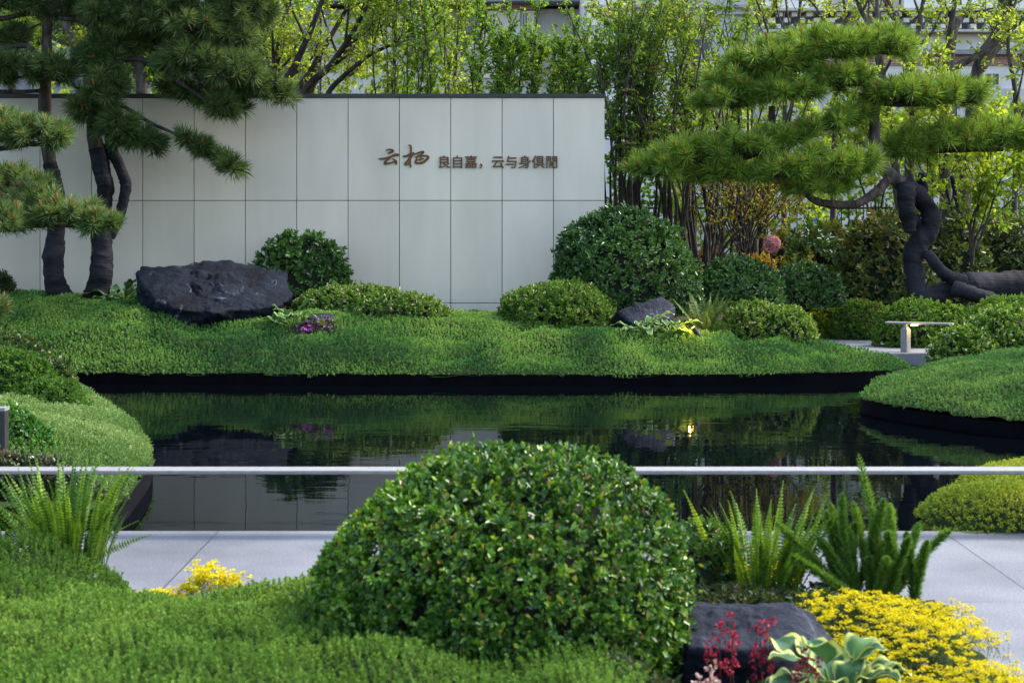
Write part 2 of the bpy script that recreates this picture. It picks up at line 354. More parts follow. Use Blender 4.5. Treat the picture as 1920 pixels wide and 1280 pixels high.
def edge_leaf(name, mid, rim, pos, soft, rough=.6):
    """variegated leaf: the rim colour follows the stored distance to the leaf's edge (tint red)"""
    m, t, b = newmat(name)
    a = t.nodes.new('ShaderNodeAttribute'); a.attribute_name = 'tint'; se = t.nodes.new('ShaderNodeSeparateColor')
    t.links.new(a.outputs['Color'], se.inputs[0])
    tc = t.nodes.new('ShaderNodeTexCoord'); n = t.nodes.new('ShaderNodeTexNoise'); n.inputs['Scale'].default_value = 25; t.links.new(tc.outputs['Object'], n.inputs[0])
    ad = t.nodes.new('ShaderNodeMath'); ad.operation = 'MULTIPLY_ADD'; ad.inputs[1].default_value = .35; t.links.new(n.outputs[0], ad.inputs[0]); t.links.new(se.outputs[0], ad.inputs[2])
    r = t.nodes.new('ShaderNodeValToRGB'); e = r.color_ramp.elements
    e[0].position = pos; e[0].color = (*mid, 1); e[1].position = pos+soft; e[1].color = (*rim, 1); t.links.new(ad.outputs[0], r.inputs[0])
    mul = t.nodes.new('ShaderNodeMixRGB'); mul.blend_type = 'MIX'; mul.inputs[2].default_value = (.16, .30, .04, 1)
    t.links.new(se.outputs[1], mul.inputs[0]); t.links.new(r.outputs[0], mul.inputs[1])
    t.links.new(mul.outputs[0], b.inputs['Base Color']); b.inputs['Roughness'].default_value = rough; b.inputs['Specular IOR Level'].default_value = .22
    tr = t.nodes.new('ShaderNodeBsdfTranslucent'); t.links.new(mul.outputs[0], tr.inputs[0]); mx = t.nodes.new('ShaderNodeMixShader'); mx.inputs[0].default_value = .2
    t.links.new(b.outputs[0], mx.inputs[1]); t.links.new(tr.outputs[0], mx.inputs[2]); t.links.new(mx.outputs[0], t.nodes['Material Output'].inputs[0])
    return m
M['hosta'] = edge_leaf('hosta_leaf', (.024, .085, .030), (.40, .45, .11), .70, .10, .55)
M['hosta_far'] = edge_leaf('hosta_leaf_pale', (.07, .16, .045), (.34, .40, .16), .74, .15)


# ------------------------------------------------------------------ setting: ground, pool, terrain
def sheet(name, quads, mat, kind='structure'):
    mb = MB()
    for q in quads: mb.add(q, np.array([list(range(len(q)))]), (.1, .1, .1), 0, False)
    return setting(mb.build(name, mat), kind)
def rect(x0, y0, x1, y1, z): return [(x0, y0, z), (x1, y0, z), (x1, y1, z), (x0, y1, z)]
sheet('ground', [rect(-250, -60, 250, 8.3, -.03), rect(-250, 21, 250, 400, -.03), rect(-250, 8.3, -7.5, 21, -.03), rect(8, 8.3, 250, 21, -.03)], M['earth'])
sheet('pool_bed', [rect(-7.5, 8.3, 8, 21, -.40)], M['liner'])
sheet('pool_water', [rect(-7.4, 8.49, 7.9, 20.9, -.05)], M['water'])
mb = MB(); mb.box((-7, -1.5, -.2), (8.5, 8.5, 0)); setting(mb.build('paving', M['paving']))
sheet('garden_soil', [rect(.9, 20.2, 12, 45, .13), rect(4.2, 19.15, 12, 20.2, .13), rect(-14, 20.3, .9, 45, .14)], M['earth'])

def in_poly(x, y, poly):
    poly = np.asarray(poly); r = np.zeros(len(x), bool); n = len(poly)
    for i in range(n):
        x0, y0 = poly[i]; x1, y1 = poly[(i+1) % n]
        if y0 == y1: continue
        c = ((y0 > y) != (y1 > y)) & (x < (x1-x0)*(y-y0)/(y1-y0)+x0); r ^= c
    return r
def dist_line(x, y, pts, closed=False):
    pts = np.asarray(pts, float); d = np.full(len(x), 1e9); n = len(pts)
    for i in range(n if closed else n-1):
        a = pts[i]; b = pts[(i+1) % n]; ab = b-a; t = np.clip(((x-a[0])*ab[0]+(y-a[1])*ab[1])/max(ab.dot(ab), 1e-9), 0, 1)
        d = np.minimum(d, np.hypot(x-a[0]-t*ab[0], y-a[1]-t*ab[1]))
    return d
def lumps(x, y, s, seed): return vnoise(np.stack([x, y, np.zeros_like(x)], 1), s, seed)

FAR = [(-6.8, 17.4), (-4.5, 17.25), (-2, 17.05), (1, 17.0), (2.6, 17.1), (3.4, 17.3), (3.9, 17.55), (4.15, 17.9), (4.22, 18.25),
       (4.1, 18.5), (3.75, 18.85), (3.35, 19.6), (2.9, 20.6), (2.4, 21.5), (1.2, 21.5), (1.1, 19.99), (-6.8, 19.99)]
def z_far(x, y):
    yf = np.interp(x, [p[0] for p in FAR[:8]], [p[1] for p in FAR[:8]])
    H = np.interp(x, [-6.8, -5, -3.5, -2.5, 0, 1.1, 2.0, 3.2, 3.8, 4.25], [.77, .73, .66, .585, .50, .475, .43, .275, .16, .11])
    u = np.clip((y-yf)/1.75, 0, 1); H = H*(1-.06*np.clip((y-18.5)/1.5, 0, 1))
    z = .06+(H-.06)*(1-(1-u)**2)
    z = z-np.clip((y-20.0)/1.5, 0, 1)*(z-.16)
    b_ = 1-np.abs(lumps(x+.3*lumps(x, y, 1.1, 6), y, 1.9, 3))
    return z+(.14*b_-.09)*np.clip((y-yf)/.3, 0.3, 1)+.014*lumps(x, y, 6, 4)
LEFT_EDGE = [(-2.02, 8.62), (-2.1, 9.5), (-2.22, 10.5), (-2.45, 11.5), (-3.0, 13), (-3.85, 15.2), (-4.6, 17.35)]
LEFT = LEFT_EDGE+[(-7, 17.3), (-7, 8.62)]
def z_left(x, y):
    d = dist_line(x, y, LEFT_EDGE)
    return .09+.30*np.clip((y-8.7)/1.9, .05, 1)*(1-np.exp(-d/.75))+.06*(.5-np.abs(lumps(x, y, 2.4, 5)))+.012*lumps(x, y, 7, 7)
RIGHT_EDGE = [(7, 11.9), (4.6, 12.2), (3.7, 12.75), (3.3, 13.4), (3.05, 14.0), (2.98, 14.6), (3.3, 15.6), (3.9, 16.5), (4.5, 17.5), (4.9, 18.0)]
RIGHT = RIGHT_EDGE+[(7, 18.2)]
def z_right(x, y):
    d = dist_line(x, y, RIGHT_EDGE)
    return .07+.36*(1-np.exp(-d/.85))+.06*(.5-np.abs(lumps(x, y, 2.1, 8)))+.012*lumps(x, y, 7, 7)
NEARR = [(2.08, 8.62), (2.12, 8.9), (2.36, 9.2), (2.5, 9.7), (2.9, 10.0), (4.5, 10.1), (4.5, 8.43), (2.3, 8.43), (2.14, 8.5)]
def z_near(x, y):
    a = 1-((x-2.60)/.52)**2-((y-8.78)/.36)**2; b = 1-((x-3.15)/.68)**2-((y-9.5)/.5)**2
    return np.maximum(.17*np.sqrt(np.maximum(a, 0)), .19*np.sqrt(np.maximum(b, 0)))+.012*lumps(x, y, 5, 9)
BED = [(-3.5, 7.3), (-2.1, 7.27), (-1.66, 6.99), (-1.45, 6.6), (-1.2, 6.42), (-1.02, 6.6), (-.9, 6.85), (-.7, 7.02), (1.0, 7.15), (1.6, 7.0),
       (1.73, 6.8), (1.68, 6.3), (1.64, 5.6), (1.60, 3.6), (-3.5, 3.6)]
def z_bed(x, y):
    d = dist_line(x, y, BED, True)
    return .02+(.19-.15*np.clip((x-.25)/.3, 0, 1))*(1-np.exp(-d/.35))+(.10*(1-np.abs(lumps(x, y, 2.0, 12)))-.055)*np.clip(d/.3, 0, 1)+.10*np.exp(-((x+1.80)/.28)**2-((y-6.72)/.22)**2)+.012*lumps(x, y, 8, 13)

def soil(name, poly, zf, step, skirt=True, mat='soil', dz=.02):
    p = np.asarray(poly); x = np.arange(p[:, 0].min(), p[:, 0].max()+step, step); y = np.arange(p[:, 1].min(), p[:, 1].max()+step, step)
    X, Y = np.meshgrid(x, y); nx = len(x); Z = zf(X.ravel(), Y.ravel())-dz
    ci = (np.arange(len(y)-1)[:, None]*nx+np.arange(nx-1)[None]).ravel()
    xs, ys = X.ravel(), Y.ravel()
    keep = in_poly(xs[ci]+step/2, ys[ci]+step/2, poly); ci = ci[keep]
    q = np.stack([ci, ci+1, ci+nx+1, ci+nx], 1); used, inv = np.unique(q, return_inverse=True)
    V = np.stack([xs, ys, Z], 1)[used]
    mb = MB(); mb.add(V, inv.reshape(q.shape), (.03, .04, .02))
    setting(mb.build(name, M[mat]))
def skirt(name, line, ztop, zbot=-.4):
    pts = catmull([(a, b, 0) for a, b in line], len(line)*8)[:, :2]; n = len(pts)
    V = np.concatenate([np.c_[pts, np.full(n, ztop)], np.c_[pts, np.full(n, zbot)]])
    i = np.arange(n-1); mb = MB(); mb.add(V, np.stack([i, i+1, i+1+n, i+n], 1), (.01, .01, .01))
    setting(mb.build(name, M['liner']))
soil('bank_terrain', FAR, z_far, .06); soil('bank_terrain', LEFT, z_left, .06)
soil('bank_terrain', RIGHT, z_right, .06); soil('bank_terrain', NEARR, z_near, .05); soil('bed_terrain', BED, z_bed, .04)
skirt('pool_wall', FAR[:12], .055); skirt('pool_wall', LEFT_EDGE, .07); skirt('pool_wall', RIGHT_EDGE, .06); skirt('pool_wall', NEARR[:6], .0)

def sedum(name, label, poly, zf, step, h, K, L, W, pal, patch, seed, xmax=99, near=False, lip=.1, clip=None, hvar=.5):
    """low succulent ground cover: one sprig of K leaflets per jittered grid point"""
    p = np.asarray(poly); X, Y = np.meshgrid(np.arange(p[:, 0].min(), p[:, 0].max(), step), np.arange(p[:, 1].min(), p[:, 1].max(), step))
    x = X.ravel()+rnd(X.size, -.5, .5)*step*1.1; y = Y.ravel()+rnd(X.size, -.5, .5)*step*1.1
    k = in_poly(x, y, poly) & (np.abs(x) < .3*y+.5) & (x < xmax)
    if clip: k &= clip(x, y)
    x, y = x[k], y[k]; e = .03
    z = zf(x, y); gx = (zf(x+e, y)-zf(x-e, y))/(2*e); gy = (zf(x, y+e)-zf(x, y-e))/(2*e)
    N = unit(np.stack([-gx, -gy, np.ones_like(x)], 1))
    d = dist_line(x, y, poly, True)
    # lean out over the edge
    cx, cy = p.mean(0); out = unit(np.stack([x-cx, y-cy, np.zeros_like(x)], 1)); ed = np.clip(1-d/lip, 0, 1)[:, None]
    Bs = np.stack([x, y, z-.02], 1)
    A = unit(N+.35*UP+rdir(len(x))*.3+ed*np.array([0, -.5, -.55]) + ed*out*.35)
    n = len(x)
    hs = h*(1+hvar*lumps(x, y, 7, seed)+rnd(n, -.25, .25)); hs = hs*(1-.3*ed[:, 0])
    pt = np.clip(.5+.5*lumps(x, y, patch, seed+1)+.35*lumps(x, y, patch*3.1, seed+2)+rnd(n, -.25, .25), 0, 1)
    base = pick(pal, n, pt)
    rep = np.repeat(np.arange(n), K)
    f = np.tile(np.linspace(.3, 1, K)**.7, n)
    th = np.tile(np.linspace(1.55, .45, K)**1., n)+rnd(n*K, -.3, .3)
    D = cone_dir(A[rep], th); B = Bs[rep]+A[rep]*(hs[rep]*f)[:, None]
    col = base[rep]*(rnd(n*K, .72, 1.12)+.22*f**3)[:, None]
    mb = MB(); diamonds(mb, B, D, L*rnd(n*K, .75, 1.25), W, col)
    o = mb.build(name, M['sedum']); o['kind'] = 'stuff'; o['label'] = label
    return o
G1 = [(0.027, 0.083, 0.030), (0.079, 0.185, 0.044), (0.148, 0.265, 0.061), (0.224, 0.317, 0.083)]
sedum('sedum_carpet', 'low green sedum carpet covering the far bank in front of the stone wall', FAR, z_far, .0255, .046, 13, .017, .0095, G1, .8, 31)
sedum('sedum_carpet', 'pale green sedum cushion bulging over the pool edge beside the clipped bushes', LEFT, z_left, .025, .045, 13, .017, .008,
      [(0.087, 0.163, 0.045), (0.136, 0.224, 0.067), (0.194, 0.276, 0.101)], 1.1, 41, clip=lambda x, y: y > 9.2)
sedum('sedum_carpet', 'dark green sedum mound whose tip points into the pool below the bridge', RIGHT, z_right, .027, .048, 13, .018, .009,
      [(0.037, 0.101, 0.033), (0.068, 0.150, 0.043), (0.127, 0.218, 0.056)], .9, 51)
sedum('sedum_carpet', 'yellow green sedum mound on the corner of the paving', NEARR, z_near, .020, .045, 14, .018, .006,
      [(0.106, 0.164, 0.022), (0.190, 0.246, 0.031), (0.274, 0.301, 0.039)], 1.4, 61)
sedum('sedum_carpet', 'bright green upright sedum filling the bed next to the round bush', BED, z_bed, .0225, .058, 40, .0105, .0055,
      [(0.064, 0.136, 0.024), (0.117, 0.214, 0.038), (0.180, 0.282, 0.056)], 1.6, 71, xmax=.35, near=True, lip=.08)

# path and bridge
PATH = [(4.10, 18.36), (5.3, 18.36), (5.3, 19.12), (4.5, 19.2), (4.4, 21), (4.1, 24), (2.0, 24), (2.3, 22), (2.85, 20.6), (3.3, 19.5), (3.7, 18.75)]
mb = MB(); n = len(PATH)
V = [(x, y, .165) for x, y in PATH]+[(x, y, .04) for x, y in PATH]
mb.V = []; mb.add(V[:n], np.array([list(range(n))]), (.4, .4, .4), 0, False)
mb.add(V, np.array([[i, (i+n), ((i+1) % n)+n, (i+1) % n] for i in range(n)])[:, ::-1].copy(), (.4, .4, .4), 0, False)
setting(mb.build('stone_path', M['path']))

# ------------------------------------------------------------------ garden wall with its lettering
wall = thing('garden_wall', 'long pale stone panel wall with bronze lettering and dark metal coping', 'wall', (-2.7, 20, 0))
mb = MB(); gap = .004
xj = [1.0875-.6017*k for k in range(14)]; zj = [3.04, 1.8375, .6375, -.5]
for i in range(13):
    for j in range(3):
        c = np.array([.60, .53, .415])*rng.uniform(.93, 1.05)*np.array([1, 1, rng.uniform(.985, 1.02)])
        mb.box((xj[i+1]+gap, 20, zj[j+1]+gap), (xj[i]-gap, 20.03, zj[j]-gap), c)
mb.build('stone_panel', M['wall_panel'], wall)
mb = MB(); mb.box((xj[-1], 20.032, -.5), (1.083, 20.26, 3.03)); mb.build('backing', M['black_metal'], wall)
mb = MB(); mb.box((xj[-1], 19.982, 3.044), (1.098, 20.28, 3.078)); mb.box((xj[-1], 19.995, 3.0785), (1.092, 20.27, 3.088)); mb.build('coping', M['black_metal'], wall)
def char_obj(ch, px, py):
    c = bpy.data.curves.new('character', 'FONT'); c.body = ch; c.size = .1575; c.extrude = .008
    o = bpy.data.objects.new('character', c); COL.objects.link(o)
    dg = bpy.context.evaluated_depsgraph_get(); me = bpy.data.meshes.new_from_object(o.evaluated_get(dg))
    bpy.data.objects.remove(o)
    V = np.array([v.co[:] for v in me.vertices]); fs = [list(p.vertices) for p in me.polygons]; n = len(V)
    VV = np.concatenate([V+np.array([dx, dy, dz]) for dx, dy, dz in ((-.0010, -.0006, 0), (.0010, -.0006, .0004), (-.0010, .0006, .0008), (.0010, .0006, .0012))])
    me = bpy.data.meshes.new('character'); me.from_pydata(VV.tolist(), [], [[i+k*n for i in f] for k in range(4) for f in fs])
    q = bpy.data.objects.new('character', me); COL.objects.link(q); me.materials.clear(); me.materials.append(M['bronze'])
    q.parent = wall; q.location = np.array(P(px, py, 19.99))-np.array(wall.location); q.rotation_euler = (R(90), 0, 0)
    return q
for i, ch in enumerate("良自嘉，云与身俱閒"): char_obj(ch, 820+25.25*i, 313)
def brush(strokes):
    """brush-written character: flat tapered strokes, raised off the stone"""
    mb = MB(); y0 = 19.985
    for si, s in enumerate(strokes):
        p = np.array([(a, b) for a, b, _ in s], float); wd = 1.55*np.array([c for *_, c in s], float)
        C = catmull(np.c_[p, np.zeros(len(p))], 24)[:, :2]; W = np.interp(np.linspace(0, len(p)-1, 24), np.arange(len(p)), wd)/2
        T = unit(np.gradient(C, axis=0)); N = np.c_[-T[:, 1], T[:, 0]]
        q = np.concatenate([C+N*W[:, None], (C-N*W[:, None])[::-1]])
        px = 690+q[:, 0]/5.053; py = 250+q[:, 1]/5.053
        f = np.stack([(px-HX)*20/F, np.full(len(px), y0+si*.0006), CZ-(py-HY)*20/F], 1); b = f.copy(); b[:, 1] = 19.999
        n = len(C); i = np.arange(n-1); m = 2*n
        V = np.concatenate([f, b]); ring = np.arange(m); nx = (ring+1) % m
        mb.add(V, [np.stack([i, m-1-i, m-2-i, i+1], 1), np.stack([ring, nx, nx+m, ring+m], 1)], (.15, .08, .03), 0, False)
    mb.build('brushed_character', M['bronze'], wall)
brush([[(170, 160, 5), (205, 153, 10), (238, 166, 15), (212, 183, 13), (184, 187, 6)],
       [(102, 241, 6), (150, 240, 13), (210, 224, 11), (262, 203, 16), (288, 206, 11), (272, 218, 4)],
       [(232, 212, 9), (195, 245, 11), (158, 278, 14), (180, 288, 13), (222, 278, 10), (262, 266, 10)],
       [(232, 240, 6), (262, 262, 15), (266, 282, 15), (262, 297, 9)]])
brush([[(385, 112, 6), (404, 118, 10), (408, 150, 11), (402, 210, 13), (397, 270, 14), (406, 322, 9)],
       [(332, 216, 9), (365, 216, 12), (405, 196, 13), (440, 184, 7)],
       [(398, 215, 7), (378, 255, 9), (348, 292, 13)], [(345, 292, 13), (372, 294, 12), (398, 272, 8)],
       [(404, 240, 7), (430, 205, 7), (452, 196, 9), (490, 182, 13), (526, 176, 13), (512, 196, 9), (480, 212, 6)],
       [(478, 205, 9), (462, 240, 9), (448, 284, 14)], [(508, 196, 9), (500, 230, 9), (496, 262, 10)],
       [(446, 226, 8), (500, 216, 10), (552, 214, 12), (572, 228, 15), (548, 256, 14), (508, 280, 16), (452, 284, 11)],
       [(470, 256, 9), (500, 246, 9), (530, 240, 9)]])

def px3(l): return np.array([P(a, b, Y) for a, b, Y, *_ in l])
def g_far(px, Y): x = (px-HX)*Y/F; return np.array([x, Y, z_far(np.array([x]), np.array([Y]))[0]])
# ------------------------------------------------------------------ rocks
def rock(name, label, c, size, planes, seed, mat, rough=.06, rot=0, level=5, k=24, fit=None, chips=90):
    """boulder: a ball cut by planes (direction, distance in radii), then broken up with noise"""
    bm = bmesh.new(); bmesh.ops.create_icosphere(bm, subdivisions=level, radius=1)
    V = np.array([v.co[:] for v in bm.verts]); Fc = np.array([[v.index for v in f.verts] for f in bm.faces]); bm.free()
    pl = np.array([[*unit(np.array(d, float)), h] for d, h in planes])
    rr_ = 1/np.power((np.power(np.maximum(V@pl[:, :3].T, 1e-3)/pl[None, :, 3], k)).sum(1)+1, 1/k)
    g_ = np.random.default_rng(seed); ii = g_.integers(0, len(V), 90); nn_ = unit(V[ii]+g_.normal(size=(90, 3))*.35)
    if chips: pl = np.concatenate([pl, np.c_[nn_, rr_[ii]*(V[ii]*nn_).sum(1)*g_.uniform(.965, 1.02, 90)]])
    dn = np.maximum(V@pl[:, :3].T, 1e-3)/pl[None, :, 3]
    r = 1/np.power((dn**k).sum(1)+1, 1/k)
    p = V*r[:, None]*np.asarray(size)
    ph = p+np.array([seed*3.1, 0, 0]); s = float(np.mean(size))
    disp = rough*s*(.5*np.abs(fbm(ph, 5/s, seed+31, 3))+fbm(ph, 1.6/s, seed, 3)*.8+.55*np.abs(fbm(ph, 3.5/s, seed+9, 4))-.25+.22*fbm(ph, 12/s, seed+5, 4)+.22*np.abs(fbm(ph, 8/s, seed+15, 3)))
    # shelves: splits along the bedding
    disp = disp+rough*s*.35*np.floor(3*vnoise(ph*np.array([1, 1, 2.]), 2.2/s, seed+3))/3
    p = p+unit(V/np.asarray(size))*disp[:, None]
    if fit is not None:
        lo, hi = p.min(0), p.max(0); p = (p-(lo+hi)/2)/(hi-lo)*np.asarray(fit)
    ca, sa = math.cos(rot), math.sin(rot)
    p = np.c_[p[:, 0]*ca-p[:, 1]*sa, p[:, 0]*sa+p[:, 1]*ca, p[:, 2]]
    mb = MB(); mb.add(p+np.asarray(c), Fc, (.03, .03, .04)); o = mb.build(name, M[mat], loc=c)
    return tag(o, label, 'rock')
HULL = [(257, 513, 18.55), (272, 500, 18.95), (300, 495, 19.15), (340, 498, 19.2), (402, 492, 19.25), (445, 503, 19.2), (500, 507, 19.1), (541, 510, 18.95), (553, 552, 18.75), (548, 560, 18.6), (522, 572, 18.42), (450, 582, 18.18), (402, 585, 18.05), (365, 583, 18.0), (330, 580, 18.0),
        (292, 562, 18.2), (350, 616, 18.08), (300, 610, 18.3), (440, 612, 18.2), (520, 598, 18.5), (262, 565, 18.5), (270, 620, 19.2), (540, 610, 19.2), (400, 650, 18.6), (300, 640, 18.5), (500, 640, 18.6)]
hp = px3(HULL); c = hp.mean(0)+np.array([0, .05, -.03]); bm = bmesh.new()
for q in hp-c: bm.verts.new(q)
bmesh.ops.convex_hull(bm, input=bm.verts[:]); bm.normal_update()
hpl = [(tuple(f.normal), f.normal.dot(f.verts[0].co)) for f in bm.faces if f.normal.dot(f.verts[0].co) > 0]; bm.free()
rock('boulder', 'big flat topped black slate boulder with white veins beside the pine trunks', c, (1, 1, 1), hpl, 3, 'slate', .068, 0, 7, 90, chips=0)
c = g_far(1206, 18.36)+UP*.09
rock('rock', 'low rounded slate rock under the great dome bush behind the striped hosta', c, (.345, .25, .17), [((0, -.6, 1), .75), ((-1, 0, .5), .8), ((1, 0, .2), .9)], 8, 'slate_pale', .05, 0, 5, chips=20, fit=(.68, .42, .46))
c = g_far(603, 18.2)+UP*.03
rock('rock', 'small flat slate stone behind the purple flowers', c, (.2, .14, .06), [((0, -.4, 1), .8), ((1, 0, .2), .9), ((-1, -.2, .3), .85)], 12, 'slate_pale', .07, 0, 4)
c = np.array([.78, 5.55, .09])
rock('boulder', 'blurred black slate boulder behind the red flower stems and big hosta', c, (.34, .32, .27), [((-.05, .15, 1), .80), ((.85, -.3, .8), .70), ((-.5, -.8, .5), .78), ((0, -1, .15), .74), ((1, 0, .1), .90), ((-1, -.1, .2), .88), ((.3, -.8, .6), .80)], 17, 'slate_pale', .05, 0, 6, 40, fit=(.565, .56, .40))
c = np.array([-2.42, 7.8, .02])
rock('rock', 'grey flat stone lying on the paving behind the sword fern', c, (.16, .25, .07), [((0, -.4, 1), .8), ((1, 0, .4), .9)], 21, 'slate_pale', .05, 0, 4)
def on_far(px, py):
    for Y in np.arange(16.8, 20, .01):
        p = P(px, py, Y)
        if z_far(np.array([p[0]]), np.array([Y]))[0] >= p[2]: return p
    p = P(px, py, 18.7); p[2] = z_far(p[:1], p[1:2])[0]; return p

# ------------------------------------------------------------------ clipped shrubs
def ell_points(n, r, zmin):
    d = rdir(int(n*2.5)); d = d[d[:, 2] > zmin]; return d[:n]
def bush(name, label, lobes, L, W, pal, mat='leaf', K=7, dens=1.0, group=None, cat='shrub', loose=.07, base=None, tips=None, core=True, tipc=None, tipf=0., holes=1.0, ragged=.42):
    """leafy dome. lobes: (px left, px right, py top, py base, Y, depth ratio); whorls of leaves on shoots over and under the surface"""
    E = []
    for l, r, t, b, Y, dr in lobes:
        a = P(l, t, Y); c = P(r, b, Y); h = a[2]-c[2]; cz = c[2]+.22*h
        E.append((np.array([(a[0]+c[0])/2, Y, cz]), np.array([(c[0]-a[0])/2, (c[0]-a[0])/2*dr, a[2]-cz]), c[2]))
    mb = MB()
    sp = L*.86/np.sqrt(dens)
    for ei, (c, r, zb) in enumerate(E):
        area = 2*np.pi*((r[0]*r[1])**1.6/3+(r[0]*r[2])**1.6/3+(r[1]*r[2])**1.6/3)**(1/1.6)*1.25
        n = int(area/sp**2*1.7)
        d = ell_points(n, r, -.85); n = len(d)
        f = 1-np.abs(rng.normal(0, loose, n))*1.3+loose*.25
        lump = 1+.10*vnoise(c+d*r, 1.6/max(r[0], .2), 5)+.05*vnoise(c+d*r, 5/max(r[0], .2), 6)
        p = c+d*r*(f*lump)[:, None]
        k = p[:, 2] > zb-.02
        for ej, (c2, r2, _) in enumerate(E):
            if ej != ei: k &= (((p-c2)/r2)**2).sum(1) > .80
        k &= vnoise(p, 7/max(r[0], .25), 23)+.8*rnd(n)-.4 > -.62*holes          # small gaps
        k &= (d[:, 1] < .55)          # the shoots round the far side stay sparse
        p, d, f = p[k], d[k], f[k]; n = len(p)
        A = unit(unit(d/r)*.9+.35*UP+rdir(n)*ragged)
        long = (rnd(n) < .06)*rnd(n, .3, 1.3)*L           # a few shoots stand proud
        p = p+A*long[:, None]
        tone = np.clip(.5+.45*vnoise(p, .9/max(r[0], .25)*1.6, 11+ei)+rnd(n, -.4, .4), 0, 1)
        rep = np.repeat(np.arange(n), K); lev = np.tile(np.linspace(0, 1, K), n)
        th = 1.35-1.0*lev+rnd(n*K, -.25, .25)
        ph = np.tile(np.arange(K)*2.4, n)+np.repeat(rnd(n, 0, 6.3), K)
        D = cone_dir(A[rep], th, ph)
        B = p[rep]-A[rep]*((1-lev)*L*rnd(n*K, .5, 1.1))[:, None]
        col = pick(pal, n*K, tone[rep]*.75+.3*rnd(n*K)-.03)*rnd(n*K, .8, 1.2)[:, None]
        if tipc is not None:
            s = (rnd(n*K) < tipf*(.35+lev)); col[s] = pick(tipc, s.sum())
        leaves(mb, B, D, L*rnd(n*K, .7, 1.2), W*rnd(n*K, .8, 1.15), col, roll=A[rep]+rdir(n*K)*.5)
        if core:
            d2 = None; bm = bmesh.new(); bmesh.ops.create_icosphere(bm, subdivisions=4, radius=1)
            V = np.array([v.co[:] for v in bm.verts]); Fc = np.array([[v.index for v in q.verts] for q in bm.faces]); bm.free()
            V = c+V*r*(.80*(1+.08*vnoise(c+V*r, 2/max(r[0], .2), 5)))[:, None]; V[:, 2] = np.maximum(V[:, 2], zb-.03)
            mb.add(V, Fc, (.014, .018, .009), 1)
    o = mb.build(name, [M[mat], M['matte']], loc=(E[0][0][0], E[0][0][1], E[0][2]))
    return tag(o, label, cat, group)

DARK = [(.024, .066, .019), (.052, .122, .028), (.095, .19, .042)]
MID = [(0.045, 0.099, 0.018), (0.094, 0.182, 0.026), (0.175, 0.275, 0.038)]
LIME = [(0.069, 0.132, 0.014), (0.150, 0.231, 0.022), (0.275, 0.341, 0.035)]
PINKW = [(.34, .24, .18), (.5, .46, .36), (.36, .40, .18)]
RUST = [(.22, .10, .03), (.30, .17, .04), (.14, .09, .03)]

bush('dome_shrub', 'dark green dome shrub behind the big slate boulder against the wall', [(468, 666, 434, 560, 19.5, .40)], .062, .034, DARK, 'leaf_gloss', 7, 1.0, loose=.06)
bush('mound_shrub', 'spreading low shrub with pinkish tips between boulder and lawn of sedum', [(548, 735, 536, 604, 18.85, .55), (640, 852, 549, 622, 18.5, .45), (590, 800, 540, 610, 18.7, .4)],
     .040, .020, MID, 'leaf', 7, 1.1, tipc=PINKW, tipf=.10)
bush('dome_shrub', 'small bright dome shrub in front of the great dark dome', [(942, 1153, 529, 610, 18.55, .8)], .038, .019, MID, 'leaf', 7, 1.1, tipc=PINKW, tipf=.05)
bush('dome_shrub', 'great dark glossy dome shrub covering the end of the wall', [(1023, 1316, 386, 588, 19.12, .56)], .056, .028, DARK, 'leaf_gloss', 7, 1.15, loose=.05)
bush('dome_shrub', 'dark rounded shrub behind the pale fern', [(1300, 1466, 478, 580, 19.5, .8)], .052, .026, DARK, 'leaf_gloss', 7, 1.1)
bush('dome_shrub', 'dark low shrub under the pink wicker ball', [(1425, 1580, 497, 570, 20.7, .7)], .052, .026, DARK, 'leaf_gloss', 7, 1.1)
bush('mound_shrub', 'small leaved shrub with pale tips at the end of the sedum bank beside the path', [(1350, 1480, 562, 640, 18.55, .8), (1410, 1532, 574, 650, 18.5, .8)], .036, .017, MID, 'leaf', 7, 1.1, tipc=PINKW, tipf=.08)
bush('mound_shrub', 'yellow green rounded shrub at the far edge of the stone path', [(1462, 1580, 545, 628, 21.2, .9)], .036, .017, LIME, 'leaf', 7, 1.1)
bush('mound_shrub', 'low shrub with reddish shoots where the stone path bends', [(1552, 1670, 561, 640, 20.9, .9)], .038, .018, MID, 'leaf', 7, 1.1, tipc=RUST, tipf=.07)
bush('hedge', 'broad clipped hedge behind the bridge rail under the lying trunk', [(1640, 1800, 566, 664, 19.55, .75), (1720, 1850, 572, 668, 19.5, .7)], .042, .022, MID, 'leaf', 7, 1.0, cat='hedge')
bush('hedge', 'clipped hedge below the cut stub of the lying pine trunk', [(1800, 1990, 560, 664, 19.6, .7)], .042, .022, MID, 'leaf', 7, 1.0, cat='hedge')
LAUREL = [(0.035, 0.064, 0.016), (0.088, 0.132, 0.026), (0.225, 0.220, 0.045)]
bush('laurel', 'tall round shrub with yellow tinged leaf whorls behind the twisted trunk', [(1562, 1748, 388, 580, 22.0, .8)], .085, .034, LAUREL, 'leaf_gloss', 7, 1.0, loose=.10, tipc=RUST, tipf=.05)
bush('laurel', 'laurel shrub filling the gap behind the raised pine trunk', [(1726, 1860, 400, 580, 23, .7)], .085, .034, LAUREL, 'leaf_gloss', 7, .9, loose=.12)
bush('laurel', 'laurel shrub behind the young maple above the lying trunk', [(1805, 1975, 408, 560, 23.4, .7)], .085, .034, LAUREL, 'leaf_gloss', 7, .9, loose=.10)
bush('mound_shrub', 'shrub speckled with pale new leaves on the sedum mound beside the bridge', [(1742, 1880, 612, 700, 16.6, .7), (1800, 1960, 574, 690, 16.9, .8)], .040, .021, MID, 'leaf', 7, 1.0, tipc=[(.28, .32, .18), (.42, .45, .32)], tipf=.10)
